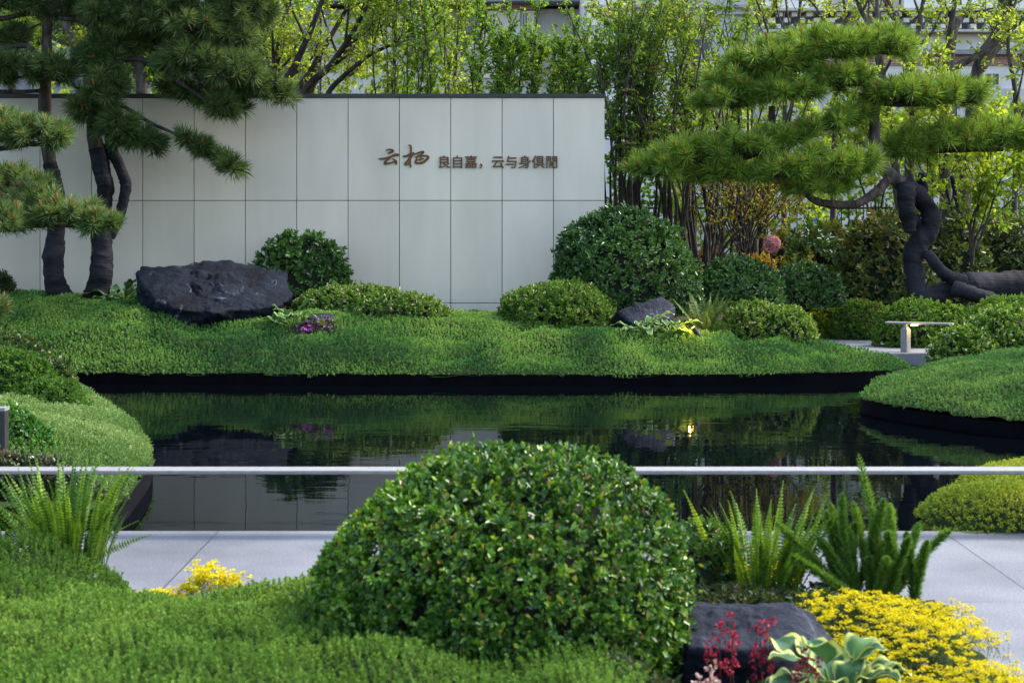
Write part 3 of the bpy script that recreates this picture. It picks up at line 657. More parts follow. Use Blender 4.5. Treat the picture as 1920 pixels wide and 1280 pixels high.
bush('umbrella_shrub', 'dark umbrella shaped shrub near the pink wicker ball', [(1478, 1566, 424, 478, 22.4, .7)], .10, .034, DARK, 'leaf_gloss', 7, .8, loose=.16, core=False)
bush('mound_shrub', 'golden leaved shrub beyond the pink wicker ball', [(1400, 1530, 432, 540, 23.6, .8), (1500, 1620, 420, 520, 24.2, .8)], .06, .03, [(.07, .10, .015), (.16, .17, .02), (.28, .24, .03)], 'leaf', 6, .7, loose=.14)
AMBER = [(.10, .11, .02), (.28, .20, .03), (.40, .22, .04)]
bush('amber_shrub', 'low amber leaved shrub below the dark tree stakes', [(1270, 1390, 466, 540, 22.4, .8)], .055, .028, AMBER, 'leaf', 6, .8, loose=.14)
bush('amber_shrub', 'amber and orange shrub in front of the wicker ball stake', [(1370, 1470, 480, 545, 22.0, .8)], .055, .028, AMBER, 'leaf', 6, .8, loose=.14)
# left bank
bush('mound_shrub', 'dark shrub with pale speckled tips crowning the near bank by the pool', [(-70, 105, 622, 740, 13.6, .8), (40, 150, 672, 785, 13.3, .8)], .036, .018, [(.020, .050, .014), (.045, .09, .02), (.09, .13, .03)], 'leaf', 7, 1.1, tipc=PINKW, tipf=.08)
bush('mound_shrub', 'fresh green feathery shrub above the pale sedum cushion', [(-90, 110, 656, 780, 12.6, .7), (20, 176, 712, 815, 12.3, .7)], .036, .013, [(.035, .095, .014), (.065, .15, .02), (.11, .21, .03)], 'leaf', 8, 1.15)
bush('mound_shrub', 'vivid green shrub beside the black lamp frame', [(-60, 108, 770, 900, 10.0, .7)], .032, .016, [(.03, .10, .012), (.06, .18, .02), (.11, .26, .03)], 'leaf_gloss', 7, 1.1)
bush('hedge', 'dark glossy clipped hedge seen under the guard rail behind the fern', [(-110, 190, 862, 972, 8.92, .34), (-160, 110, 852, 972, 8.95, .36)], .030, .017, [(.014, .030, .012), (.030, .052, .018), (.075, .080, .05)], 'leaf_gloss', 7, 1.1, cat='hedge', tipc=[(.20, .12, .07), (.10, .12, .04)], tipf=.12)
bush('juniper', 'dark upright juniper standing against the wall beside the trunks', [(-30, 32, 508, 590, 19.5, .7)], .05, .010, [(.018, .040, .014), (.035, .065, .02)], 'needle', 9, 1.6)
# near bed
bush('round_shrub', 'large round glossy shrub standing blurred in front of the guard rail', [(608, 1292, 824, 1272, 5.6, .92)], .0245, .0142, [(.020, .066, .010), (.060, .155, .016), (.21, .37, .03)], 'leaf_gloss', 7, 1.15, loose=.06,
     tipc=[(.20, .36, .03), (.26, .38, .03), (.30, .30, .04), (.22, .12, .04)], tipf=.09)
bush('round_shrub', 'smaller reddish tipped shrub tucked between round shrub and sword fern', [(1235, 1392, 975, 1150, 6.75, .8)], .030, .014, [(.03, .08, .014), (.06, .14, .02), (.11, .21, .028)], 'leaf_gloss', 7, 1.0, loose=.12, tipc=[(.20, .08, .04), (.12, .18, .03)], tipf=.15)

# ------------------------------------------------------------------ ferns, hostas, flowers
def fern(name, label, base, n, Lr, lean, wid, pal, npin=26, group=None, azs=None, droop=.25, pw=.72, clump=.05):
    root = thing(name, label, 'fern', base, group); base = np.asarray(base, float)
    for k in range(n):
        L = rng.uniform(*Lr); az = rng.uniform(0, 2*np.pi) if azs is None else rng.uniform(*azs); th = abs(rng.normal(0, lean))
        h = np.array([np.cos(az), np.sin(az), 0]); b0 = base+h*np.array([1, .6, 0])*clump*rng.uniform(0, 1)**.6
        t = np.linspace(0, 1, 9)[:, None]
        pts = b0+L*(t*(np.cos(th)*UP+np.sin(th)*h)+t**2.2*droop*(h-.6*UP)*rng.uniform(.3, 1.1))
        mb = MB(); tone = rng.uniform(0, 1); c0 = pick(pal, 1, np.array([tone]))[0]
        tube(mb, pts, np.linspace(.003, .0012, 9)*max(wid*16, .8), 4, 12, c0*.8, 0)
        C = catmull(pts, npin+6)[5:]; T = unit(np.gradient(C, axis=0)); m = len(C)
        side0 = unit(np.cross(T, h+.6*UP+rdir(1)[0]*.5)); tt = np.linspace(0, 1, m)
        pl = wid*np.minimum(1, .45+tt*2.5)*np.clip((1.02-tt)*2.2, .12, 1)
        for sg in (1, -1):
            D = unit(side0*sg+T*.28+rdir(m)*.08)
            leaves(mb, C, D, pl*rnd(m, .85, 1.1), L*.9/npin*pw, c0*rnd(m, .8, 1.2)[:, None], fold=.15, droop=.25, roll=np.cross(T, side0)+rdir(m)*.35, wide=.3)
        mb.build('frond', M['leaf'], root, b0)
FERN = [(.032, .085, .010), (.075, .16, .016), (.20, .31, .028)]
fern('sword_fern', 'sword fern with upright yellow green fronds beside the dark hedge', P(128, 1066, 6.95), 120, (.24, .50), .27, .021, FERN, 24, clump=.18, pw=.75)
fern('sword_fern', 'sword fern with tall bright tips beside the foxtail fern', np.array([.975, 6.72, .03]), 105, (.20, .50), .24, .022, FERN, 26, clump=.16, pw=.8)
fern('shield_fern', 'pale feathery shuttlecock fern in front of the dark rounded shrub', g_far(1322, 18.6), 15, (.34, .55), .42, .075, [(.07, .12, .03), (.13, .19, .05), (.20, .25, .08)], 24, droop=.15)
fern('shield_fern', 'tiny yellowish fern above the purple flowers', on_far(617, 618), 9, (.10, .2), .7, .03, [(.08, .13, .02), (.13, .18, .03)], 14)

def foxtail(name, label, base, n, Lr, lean, rad, pal, azs):
    root = thing(name, label, 'fern', base); base = np.asarray(base, float)
    for k in range(n):
        L = rng.uniform(*Lr); az = rng.uniform(*azs); th = abs(rng.normal(0, lean)); h = np.array([np.cos(az), np.sin(az)*.6, 0])
        b0 = base+h*rng.uniform(0, .13)+np.array([rng.uniform(-.10, .10), rng.uniform(-.06, .06), 0])
        t = np.linspace(0, 1, 7)[:, None]
        pts = b0+L*(t*(np.cos(th)*UP+np.sin(th)*h)+t**2*.12*rng.normal(size=3))
        mb = MB(); tube(mb, pts, np.linspace(.004, .0015, 7), 4, 10, (.05, .10, .02))
        m = 1500; u = rng.uniform(.06, 1, m)**.85; C = catmull(pts, 60); i = np.minimum((u*59).astype(int), 58); T = unit(np.gradient(C, axis=0))[i]
        D = cone_dir(T, rnd(m, .7, 1.25)); Ln = rad*np.clip((1.04-u)*7, .3, 1)*rnd(m, .7, 1.15)*np.minimum(1, .5+u*3)
        c = pick(pal, m, np.clip(rng.uniform(0, 1)*.6+.5*rnd(m), 0, 1))
        blades(mb, C[i], D, Ln, .0034, c, droop=-.1); mb.build('plume', M['leaf'], root, b0)
FOX = [(0.044, 0.110, 0.020), (0.094, 0.198, 0.030), (0.175, 0.286, 0.045)]
foxtail('foxtail_fern', 'foxtail fern with a fan of fat bushy plumes behind the yellow flowers', np.array([1.40, 6.60, .04]), 38, (.20, .47), .42, .030, FOX, (-1.0, 4.1))

def hosta(name, label, base, n, Lr, mat, az_front=None, arch=1.0, up=.5, wr=.62, stl=(.25, .7)):
    root = thing(name, label, 'hosta', base); base = np.asarray(base, float)
    for k in range(n):
        L = rng.uniform(*Lr); az = (k*2.399+rng.uniform(-.3, .3)); el = up*rng.uniform(.5, 1.5)
        h = np.array([np.cos(az), np.sin(az), 0]); s = np.array([-np.sin(az), np.cos(az), 0])
        st = L*rng.uniform(*stl); p0 = base+h*.02*L/.2
        p1 = p0+(h*np.cos(el)+UP*np.sin(el))*st
        nu, nv = 13, 17; u = np.linspace(0, 1, nu)[:, None]; v = np.linspace(-1, 1, nv)[None]
        wprof = np.sin(np.pi*np.clip(u, 0, 1)**.75)**.75*(1-.25*u)*L*wr*.5
        a = el*.9-u*arch*rng.uniform(.7, 1.3)
        step = L/nu; cx = np.cumsum(np.cos(a), 0)*step; cz = np.cumsum(np.sin(a), 0)*step
        cup = .30*(np.abs(v)**1.5)*wprof+.012*L/.2*np.sin(u*11+k)*np.abs(v)+.0022*L/.16*np.cos(v*np.pi*5)*(1-u)
        V = p1+h*cx[..., None]+UP*(cz+cup)[..., None]+s*(v*wprof)[..., None]
        ed = np.maximum(np.abs(v)*np.ones_like(u), (u-.72)/.28*np.ones_like(v)); ed = np.maximum(ed, 0)*.75
        yel = np.full_like(ed, max(0, rng.normal(-.1, .35)))*(1-np.abs(v))
        mb = MB(); i = (np.arange(nu-1)[:, None]*nv+np.arange(nv-1)[None]).ravel()
        mb.add(V.reshape(-1, 3), np.stack([i, i+1, i+nv+1, i+nv], 1), np.stack([ed.ravel(), np.clip(yel.ravel(), 0, .8), ed.ravel()*0], 1))
        tube(mb, [p0, (p0+p1)/2+UP*.01, p1+h*L*.1], [.006*L/.2]*3, 5, 6, (.3, .6, 0))
        mb.build('leaf', mat, root, p0)
hosta('hosta', 'big blue green hosta with cream leaf edges in front of the yellow flowers', np.array([.955, 5.02, .05]), 28, (.12, .17), M['hosta'], up=.95, arch=1.15, wr=.88, stl=(.55, 1.25))
hosta('hosta', 'pale cream edged hosta at the corner of the big boulder', on_far(546, 616), 18, (.18, .26), M['hosta_far'], up=.95, arch=1.0, wr=.55)
hosta('hosta', 'dark green hosta between pine trunk and boulder', P(232, 566, 19.15), 20, (.22, .32), edge_leaf('hosta_leaf_dark', (.03, .085, .03), (.20, .27, .06), .78, .15), up=.6, wr=.45)
hosta('hosta', 'striped hosta in front of the low rounded rock', g_far(1203, 17.95), 14, (.17, .25), M['hosta_far'], up=.6, wr=.5)
hosta('hosta', 'striped hosta between low rock and pale fern', g_far(1256, 18.0), 14, (.17, .25), M['hosta_far'], up=.6, wr=.52)

def stars(mb, c, A, r, pal, petals=5, mat=0):
    n = len(c); rep = np.repeat(np.arange(n), petals); ph = np.tile(np.arange(petals)*2*np.pi/petals, n)+np.repeat(rnd(n, 0, 6), petals)
    D = cone_dir(A[rep], np.full(n*petals, 1.2), ph)
    # petals radiate in one plane per flower
    d0, s0, n0 = frames(A, np.tile([[.3, .9, .1]], (n, 1)))
    D = unit((s0[rep]*np.cos(ph)[:, None]+n0[rep]*np.sin(ph)[:, None])+A[rep]*.35)
    diamonds(mb, c[rep], D, r*rnd(n*petals, .8, 1.15), r*.55, pick(pal, n*petals), mat, .5)
def stonecrop(name, label, x, y, hh, cl, r, stuff=True):
    """yellow flowering stonecrop: stems with needle leaves and flat star clusters"""
    n = len(x); z = z_bed(x, y); B = np.stack([x, y, z-.01], 1); A = unit(UP+rdir(n)*.28+np.array([0, -.15, 0]))
    h = hh*rnd(n, .75, 1.2)*(1+.35*lumps(x, y, 6, 77)); T = B+A*h[:, None]; mb = MB()
    rep = np.repeat(np.arange(n), 16); f = np.tile(np.linspace(.1, .92, 16), n)
    diamonds(mb, B[rep]+A[rep]*(h[rep]*f)[:, None], cone_dir(A[rep], rnd(n*16, .4, 1.0)), .012, .0028, pick([(.05, .09, .03), (.10, .15, .05)], n*16), 1)
    rep = np.repeat(np.arange(n), cl); off = rdir(n*cl)*np.array([.017, .017, .007])*rnd(n*cl, .3, 1.2)[:, None]
    stars(mb, T[rep]+off, unit(A[rep]+rdir(n*cl)*.35), r, [(.48, .38, .004), (.66, .55, .006), (.78, .70, .014)])
    o = mb.build(name, [M['petal'], M['leaf']], loc=(x.mean(), y.mean(), 0))
    if stuff: o['kind'] = 'stuff'; o['label'] = label
    else: tag(o, label, 'flowers')
    return o
YP = [(1.04, 6.15), (1.25, 6.34), (1.50, 6.40), (1.68, 6.35), (1.69, 6.0), (1.66, 5.6), (1.64, 4.9), (1.30, 4.8), (1.22, 5.35), (1.10, 5.75)]
X, Y = np.meshgrid(np.arange(.8, 1.75, .0225), np.arange(4.8, 6.8, .028)); X = X.ravel()+rnd(X.size, -.01, .01); Y = Y.ravel()+rnd(Y.size, -.012, .012)
k = in_poly(X, Y, YP) & (lumps(X, Y, 5, 70)+.4*rnd(X.size, -1, 1) > -.5)
# dark leafy filler on the soil round rock and hosta
XF = rnd(2200, .28, 1.5); YF = rnd(2200, 4.7, 6.6); kf = in_poly(XF, YF, BED) & (((XF-.8)/.42)**2+((YF-5.5)/.45)**2 > 1); XF, YF = XF[kf], YF[kf]; nf = len(XF)
mb = MB(); rep = np.repeat(np.arange(nf), 5); B = np.stack([XF, YF, z_bed(XF, YF)], 1)[rep]+np.c_[rnd(nf*5, -.01, .01), rnd(nf*5, -.01, .01), rnd(nf*5, 0, .05)]
leaves(mb, B, unit(rdir(nf*5)*np.array([1, 1, .5])+UP*.5), rnd(nf*5, .018, .04), .014, pick([(.02, .05, .015), (.05, .09, .02), (.05, .035, .025)], nf*5))
o = mb.build('ground_cover', M['leaf'], loc=(.9, 5.6, .1)); o['kind'] = 'stuff'; o['label'] = 'dark low leaves covering the soil round the blurred boulder'
stonecrop('stonecrop_flowers', 'mass of yellow stonecrop flowers spilling along the paving around the hosta', X[k], Y[k], .085, 15, .0052)
a = rnd(130, -1.20, -1.03); stonecrop('stonecrop', 'taller clump of yellow flowers at the edge of the bright sedum', a, 6.53+rnd(130, -.05, .05), .12, 9, .008, False)
a = rnd(110, -1.41, -1.20); stonecrop('stonecrop', 'low strip of yellow flowers where sedum meets paving', a, 6.50+rnd(110, -.05, .05), .075, 9, .008, False)
a = rnd(60, .80, 1.10); stonecrop('stonecrop', 'few yellow flowers peeping through the base of the sword fern', a, 6.72+rnd(60, -.08, .08), .09, 3, .008, False)

def heuchera(name, label, base, stems, pal):
    root = thing(name, label, 'flowers', base); base = np.asarray(base, float)
    for dx, h, lean in stems:
        mb = MB(); b = base+np.array([dx, rng.uniform(-.03, .03), 0]); tip = b+np.array([lean, rng.uniform(-.02, .02), h])
        pts = [b, (b+tip)/2+rdir(1)[0]*.008, tip]; C = tube(mb, pts, [.0016, .0013, .0009], 4, 20, (.12, .05, .04))
        n = 22; i = rng.integers(7, 20, n); D = unit(rdir(n)*np.array([1, 1, .4])+UP*.1); c = C[i]+D*rnd(n, .006, .024)[:, None]
        for q in range(3): leaves(mb, c, unit(rdir(n)+D*.4-UP*.3), .011, .008, pick(pal, n), fold=.5)
        mb.build('flower_stem', M['petal'], root, b)
RED = [(.20, .012, .03), (.36, .025, .055), (.48, .07, .10)]
heuchera('coral_bells', 'crimson coral bells flowering in front of the blurred boulder', np.array([.70, 5.2, .06]), [(-.06, .25, -.005), (-.04, .22, .01), (-.02, .26, .0), (.035, .25, .01), (.05, .24, 0), (.07, .26, .015), (-.07, .17, -.02)], RED)
heuchera('coral_bells', 'crimson coral bells rising through the big hosta', np.array([.835, 4.92, .08]), [(0, .21, .0), (.02, .19, .01), (-.01, .15, -.01)], RED)
heuchera('coral_bells', 'pale pink coral bells at the foot of the blurred boulder', np.array([.59, 5.05, .06]), [(0, .16, -.01), (-.02, .12, -.015), (.015, .10, .0)], [(.45, .30, .26), (.6, .45, .4)])
# purple flower patch on the far bank
n = 260; x = (rng.normal(0, 1, n)*.10+P(588, 622, 17.9)[0]); y = on_far(588, 624)[1]+rnd(n, -.14, .14)
mb = MB(); z = z_far(x, y); A = unit(UP+rdir(n)*.5); h = rnd(n, .03, .10); B = np.stack([x, y, z], 1)
diamonds(mb, np.repeat(B, 5, 0)+rnd(n*5, 0, .05)[:, None]*UP, cone_dir(np.repeat(A, 5, 0), rnd(n*5, .4, 1.2)), .04, .016, pick([(.02, .035, .02), (.05, .03, .04)], n*5), 1)
s = rnd(n) < .22; stars(mb, (B+A*h[:, None])[s], unit(A[s]+np.array([0, -.6, 0])), .024, [(.22, .03, .25), (.36, .07, .38), (.42, .15, .42)])
tag(mb.build('pansy_patch', [M['petal'], M['leaf']], loc=(x.mean(), y.mean(), z.mean())), 'patch of purple flowers below the cream edged hosta', 'flowers')

# ------------------------------------------------------------------ pines
def wrapd(amp=.09, seed=1):
    def f(p, t, th):
        sh = p.shape[:2]; q = p.reshape(-1, 3); t = t*(1+.0*th)+.02*np.sin(th+seed)+.035*vnoise(q, 5, seed+4).reshape(sh)
        band = vnoise(np.stack([(t*46+np.sin(th+seed)*.9+np.sin(2*th)*.3).ravel(), (np.cos(th)*.8+0*t).ravel(), (np.sin(th)*.8+0*t).ravel()], 1), 1.0, seed).reshape(sh)
        return amp*1.2*band+amp*1.6*vnoise(q, 6, seed+1).reshape(sh)+amp*.7*vnoise(q, 16, seed+2).reshape(sh)+amp*.5*np.maximum(0, np.sin(t*70+3*np.sin(th+t*9)))**6
    return f
def barkd(seed=1):
    def f(p, t, th): 
        sh = p.shape[:2]; q = p.reshape(-1, 3); return .10*vnoise(q, 9, seed).reshape(sh)+.08*vnoise(q*np.array([1, 1, .4]), 30, seed+1).reshape(sh)
    return f
def limb(parent, name, pts, mat, seed=1, wrap=False, ns=12, label=None):
    mb = MB(); c = px3(pts); r = [p[3]*p[2]/F for p in pts]
    ln = np.linalg.norm(np.diff(c, axis=0), axis=1).sum()
    tube(mb, c, r, 20 if wrap else ns, int(max(8, ln/(.012 if wrap else .03))), disp=wrapd(seed=seed) if wrap else barkd(seed))
    o = mb.build(name, M[mat], parent, c[0])
    if label: o['label'] = label
    return o
def pads(parent, lobes, pal, L=.165, nn=80, sp=.150, candle=.8, width=.0075, seed=0, limbs=None, droop=.05, upw=.7, zmin=-.35):
    for li, lb in enumerate(lobes):
        cx, cy, hw, hh, Y = lb[:5]; slope = lb[5] if len(lb) > 5 else 0.0
        C = P(cx, cy, Y); k = Y/F; rx, rz = hw*k-L*.45, hh*k-L*.30; rx = max(rx, .06); rz = max(rz, .03); ry = max(min(rx*.8, .6), .16)
        area = np.pi*rx*ry*1.5+np.pi*(rx+ry)*rz*1.2
        n = int(area/sp**2)+4
        d = ell_points(n, None, zmin); n = len(d)
        d = unit(d*np.array([1, 1, 1.0])); f = rnd(n, .62, 1.08)
        off = d*np.array([rx, ry, rz])*f[:, None]; off[:, 2] += off[:, 0]*slope+.02*rng.normal(size=n)
        p = C+off
        A = unit(d*np.array([.9, .9, .55])+UP*upw*.8+rdir(n)*.32+np.array([0, 0, slope])*np.sign(off[:, :1])*.5)
        mb = MB(); rep = np.repeat(np.arange(n), nn); f = rnd(n*nn)
        th = .12+1.42*(1-f)**.7+rnd(n*nn, -.14, .14)
        D = cone_dir(A[rep], th); B = p[rep]+A[rep]*((f-.6)*.075)[:, None]
        tone = np.clip(.5+.42*rng.normal(size=n), 0, 1); col = pick(pal, n*nn, np.clip(tone[rep]*.6+.4*rnd(n*nn), 0, 1))*rnd(n*nn, .65, 1.3)[:, None]
        blades(mb, B, D, L*rnd(n*nn, .75, 1.12), width, col, droop=droop)
        # older needles hanging under the shoots, and some dead brown ones
        m = int(n*nn*.22); i = rng.integers(0, n, m); D = unit(rdir(m)*np.array([1, 1, .35])-UP*.12)
        col = pick(pal, m, rnd(m, 0, .5))*.9; s = rnd(m) < .12; col[s] = (.10, .065, .03)
        blades(mb, p[i]-A[i]*rnd(m, .03, .08)[:, None], D, L*.85, width, col, droop=.15)
        # shoots back to the limb, buds at the tips
        ax = np.stack([C[0]+(p[:, 0]-C[0])*.55, np.full(n, C[1])+(p[:, 1]-C[1])*.35, np.full(n, C[2]-rz*.45)+(p[:, 0]-C[0])*.55*slope], 1)
        for a, b in zip(ax, p): tube(mb, [a, (a+b)/2-UP*.015, b], [.009, .007, .005], 4, 4, (.05, .036, .026), 1, False)
        xs = np.linspace(-.62, .62, 5); tube(mb, [C+np.array([x*rx, .04*rng.normal(), -rz*.45+x*rx*slope]) for x in xs], [.006, .011, .014, .011, .006], 5, 12, (.05, .036, .026), 1)
        for i in np.nonzero(rnd(n) < candle)[0]:
            a = unit(A[i]*.5+UP*.8); h = rng.uniform(.05, .10)
            tube(mb, [p[i]+A[i]*.035, p[i]+A[i]*.035+a*h*.6, p[i]+A[i]*.035+a*h], [.014, .013, .004], 5, 5, np.array((.20, .072, .028))*rng.uniform(.8, 1.3), 2)
        mb.build('needle_pad', [M['needle'], M['bark'], M['matte']], parent, C)
GREEN = [(.085, .165, .022), (.165, .265, .036), (.275, .37, .06)]
DEEP = [(0.036, 0.069, 0.022), (0.072, 0.118, 0.034), (0.124, 0.174, 0.052)]
FRESH = [(.050, .100, .030), (.105, .170, .052), (.19, .25, .085)]

t = thing('pine_tree', 'leaning cloud pruned pine whose trunk lies wrapped in black cloth', 'tree', P(1920, 570, 20.7))
limb(t, 'trunk', [(2060, 520, 20.9, 29.4), (1960, 534, 20.8, 28.2), (1880, 535, 20.7, 27.1), (1820, 537, 20.6, 26.0), (1785, 543, 20.5, 20.3), (1748, 556, 20.4, 18.3), (1722, 548, 20.4, 17.3), (1715, 515, 20.45, 16.3), (1712, 480, 20.5, 18.3),
    (1727, 450, 20.5, 21.3), (1744, 425, 20.5, 18.3), (1744, 398, 20.5, 18.3), (1728, 373, 20.5, 17.3), (1706, 356, 20.5, 18.3), (1692, 348, 20.5, 17.3)], 'wrap', 3, True)
limb(t, 'wrapped_branch', [(1697, 345, 20.35, 17.3), (1700, 380, 20.3, 17.3), (1703, 410, 20.3, 16.3), (1706, 434, 20.3, 11.2)], 'wrap', 5, True)
limb(t, 'wrapped_branch', [(1708, 405, 20.5, 10.2), (1722, 425, 20.55, 13.2), (1718, 455, 20.55, 14.2)], 'wrap', 6, True)
limb(t, 'wrapped_branch', [(1806, 528, 20.4, 14.7), (1775, 516, 20.35, 12.2), (1755, 495, 20.35, 11.2), (1738, 474, 20.4, 9.2)], 'wrap', 7, True)
limb(t, 'wrapped_branch', [(1786, 540, 20.25, 13.2), (1815, 548, 20.2, 14.7), (1845, 558, 20.2, 14.7), (1868, 566, 20.2, 13.6)], 'wrap', 8, True)
limb(t, 'trunk', [(1700, 352, 20.5, 15), (1680, 338, 20.5, 14), (1660, 318, 20.5, 12), (1649, 292, 20.5, 11), (1641, 262, 20.5, 10), (1640, 225, 20.5, 9.5), (1641, 195, 20.5, 9), (1633, 168, 20.5, 8), (1616, 145, 20.5, 7), (1600, 118, 20.5, 5)], 'bark_grey', 9)
for pts in ([(1664, 338, 20.4, 9), (1640, 362, 20.2, 9), (1605, 382, 20.1, 8), (1560, 383, 20, 8), (1525, 374, 20, 7), (1500, 350, 20, 4)],
            [(1640, 210, 20.5, 6), (1600, 217, 20.4, 6), (1550, 234, 20.3, 5), (1480, 262, 20.2, 5), (1400, 295, 20.1, 5), (1310, 318, 20, 4), (1230, 330, 20, 3)],
            [(1640, 192, 20.5, 5), (1690, 196, 20.6, 5), (1760, 192, 20.7, 4), (1830, 190, 20.7, 3)],
            [(1645, 268, 20.5, 6), (1625, 270, 20.4, 6), (1602, 274, 20.4, 5)],
            [(1650, 290, 20.6, 6), (1700, 285, 20.7, 6), (1780, 282, 20.8, 5), (1880, 280, 20.8, 4)],
            [(1610, 140, 20.5, 5), (1540, 150, 20.4, 5), (1450, 175, 20.3, 4), (1370, 200, 20.2, 4)],
            [(1448, 200, 20.3, 6), (1447, 222, 20.3, 7), (1452, 232, 20.3, 4)]):
    limb(t, 'branch', pts, 'bark', int(pts[0][0]))
pads(t, [(1640, 88, 92, 38, 20.5), (1545, 92, 95, 40, 20.4), (1455, 118, 92, 43, 20.3), (1400, 160, 90, 38, 20.3), (1362, 190, 74, 26, 20.2), (1480, 172, 66, 24, 20.0), (1575, 150, 70, 31, 20.2),
         (1690, 178, 80, 31, 20.4), (1780, 180, 98, 31, 20.7), (1600, 222, 50, 19, 20.4, .2), (1540, 238, 70, 24, 20.2, .25), (1465, 262, 62, 26, 20.1, .2),
         (1385, 280, 80, 34, 20.0), (1300, 292, 85, 36, 20.0), (1232, 318, 62, 28, 19.9, -.1), (1370, 326, 100, 22, 20.2), (1475, 320, 58, 34, 19.8), (1560, 312, 95, 40, 19.9), (1530, 350, 75, 19, 20.0), 
         (1700, 280, 60, 36, 20.7), (1775, 262, 90, 36, 20.8), (1870, 258, 95, 38, 20.9), (1950, 262, 70, 36, 20.9)], GREEN)

t = thing('pine_tree', 'forked pine with black wrapped double stem beside the boulder', 'tree', P(182, 558, 19.3))
limb(t, 'trunk', [(180, 566, 19.3, 25), (184, 545, 19.3, 22.5), (189, 510, 19.3, 20), (191, 470, 19.35, 19.5), (191, 430, 19.35, 18.5), (196, 385, 19.35, 15), (197, 350, 19.35, 15.5), (190, 315, 19.35, 17.5), (183, 278, 19.35, 16)], 'wrap', 13, True)
limb(t, 'wrapped_branch', [(206, 445, 19.4, 10), (220, 415, 19.4, 11), (230, 385, 19.4, 9.5), (236, 350, 19.4, 10.5), (228, 322, 19.4, 10), (214, 290, 19.4, 10), (204, 268, 19.4, 11)], 'wrap', 14, True)
limb(t, 'trunk', [(184, 290, 19.35, 15), (176, 250, 19.35, 14), (176, 200, 19.35, 12), (178, 140, 19.35, 10.5), (176, 80, 19.35, 10), (172, 0, 19.35, 9), (165, -90, 19.35, 7), (170, -190, 19.35, 4)], 'bark', 15)
limb(t, 'trunk', [(207, 278, 19.4, 10), (204, 220, 19.4, 9), (203, 150, 19.4, 8.5), (200, 80, 19.4, 8), (202, 0, 19.4, 7), (215, -90, 19.4, 5)], 'bark', 16)
for pts in ([(204, 132, 19.35, 6), (228, 114, 19.2, 6), (265, 112, 19.1, 5), (300, 124, 19, 5), (345, 160, 18.9, 4), (400, 198, 18.9, 3)],
            [(206, 190, 19.35, 4), (240, 205, 19.2, 4), (285, 232, 19.1, 3.5), (325, 250, 19, 3), (380, 285, 19, 2.5), (445, 318, 19, 1.5)],
            [(204, 20, 19.4, 6), (260, 25, 19.3, 6), (320, 42, 19.2, 5), (390, 72, 19.2, 4), (470, 95, 19.2, 3)],
            [(240, 68, 19.3, 4), (290, 80, 19.4, 4), (340, 92, 19.5, 3), (420, 130, 19.5, 3)],
            [(182, 60, 19.35, 5), (150, 40, 19.3, 5), (110, 35, 19.2, 4)], [(200, -40, 19.4, 5), (280, -30, 19.3, 5), (370, -10, 19.3, 4), (450, 20, 19.3, 3)]):
    limb(t, 'branch', pts, 'bark', int(pts[0][1])+3)
pads(t, [(185, 118, 62, 62, 19.1), (172, 205, 58, 44, 19.1), (200, 170, 52, 40, 18.9), (248, 258, 60, 36, 19.05, -.15), (215, 235, 50, 30, 18.9),
         (362, 262, 34, 22, 19, -.45), (400, 292, 42, 26, 19, -.5), (432, 312, 34, 24, 18.95, -.4),
         (350, 40, 90, 52, 19.0), (440, 30, 70, 46, 19.2), (270, 30, 80, 48, 19.1), (480, 18, 40, 30, 19.3), (300, 82, 80, 30, 19.4), (430, 72, 60, 26, 19.1),
         (370, 118, 78, 40, 18.9), (440, 128, 62, 40, 18.8), (400, 185, 70, 38, 19.2, -.25), (415, 205, 40, 30, 18.9, -.3), (480, 168, 66, 28, 19.1), (530, 176, 34, 20, 19.2),
         (330, 170, 48, 24, 19.3, -.2), (200, 20, 60, 44, 19.0), (330, -50, 130, 50, 19.2), (220, -80, 120, 60, 19.3), (160, -160, 110, 60, 19.3), (460, -30, 70, 40, 19.3)],
     DEEP, candle=.10, nn=85, upw=.45, droop=.10, zmin=-.6)
t = thing('pine_tree', 'slim curved pine wrapped at the base, set against the wall left of its forked twin'.replace('left of', 'next to'), 'tree', P(112, 560, 19.3))
limb(t, 'trunk', [(122, 570, 19.3, 24), (112, 552, 19.3, 21), (102, 520, 19.3, 19), (100, 485, 19.3, 18.5), (104, 445, 19.35, 17.5), (110, 400, 19.35, 16), (108, 365, 19.35, 14), (99, 330, 19.35, 13.5), (93, 305, 19.35, 13)], 'wrap', 23, True)
limb(t, 'trunk', [(95, 312, 19.35, 12), (88, 270, 19.35, 12.5), (83, 230, 19.35, 13.5), (84, 180, 19.35, 12), (87, 120, 19.35, 10), (88, 60, 19.35, 9.5), (89, 0, 19.35, 9), (86, -90, 19.35, 7), (90, -180, 19.35, 4)], 'bark', 24)
for pts in ([(82, 26, 19.35, 6), (50, 26, 19.3, 5), (0, 36, 19.2, 5), (-60, 40, 19.2, 4)], [(76, 112, 19.35, 5), (62, 94, 19.3, 5), (40, 86, 19.2, 5), (0, 92, 19.2, 4), (-60, 100, 19.2, 3)],
            [(76, 45, 19.35, 2), (55, 55, 19.3, 2), (44, 72, 19.3, 1.5), (36, 84, 19.3, 1)], [(85, 170, 19.35, 4), (40, 172, 19.2, 4), (-20, 172, 19.2, 4)], [(90, -60, 19.4, 5), (30, -40, 19.3, 4), (-40, -30, 19.3, 4)]):
    limb(t, 'branch', pts, 'bark', int(pts[0][1])+300)
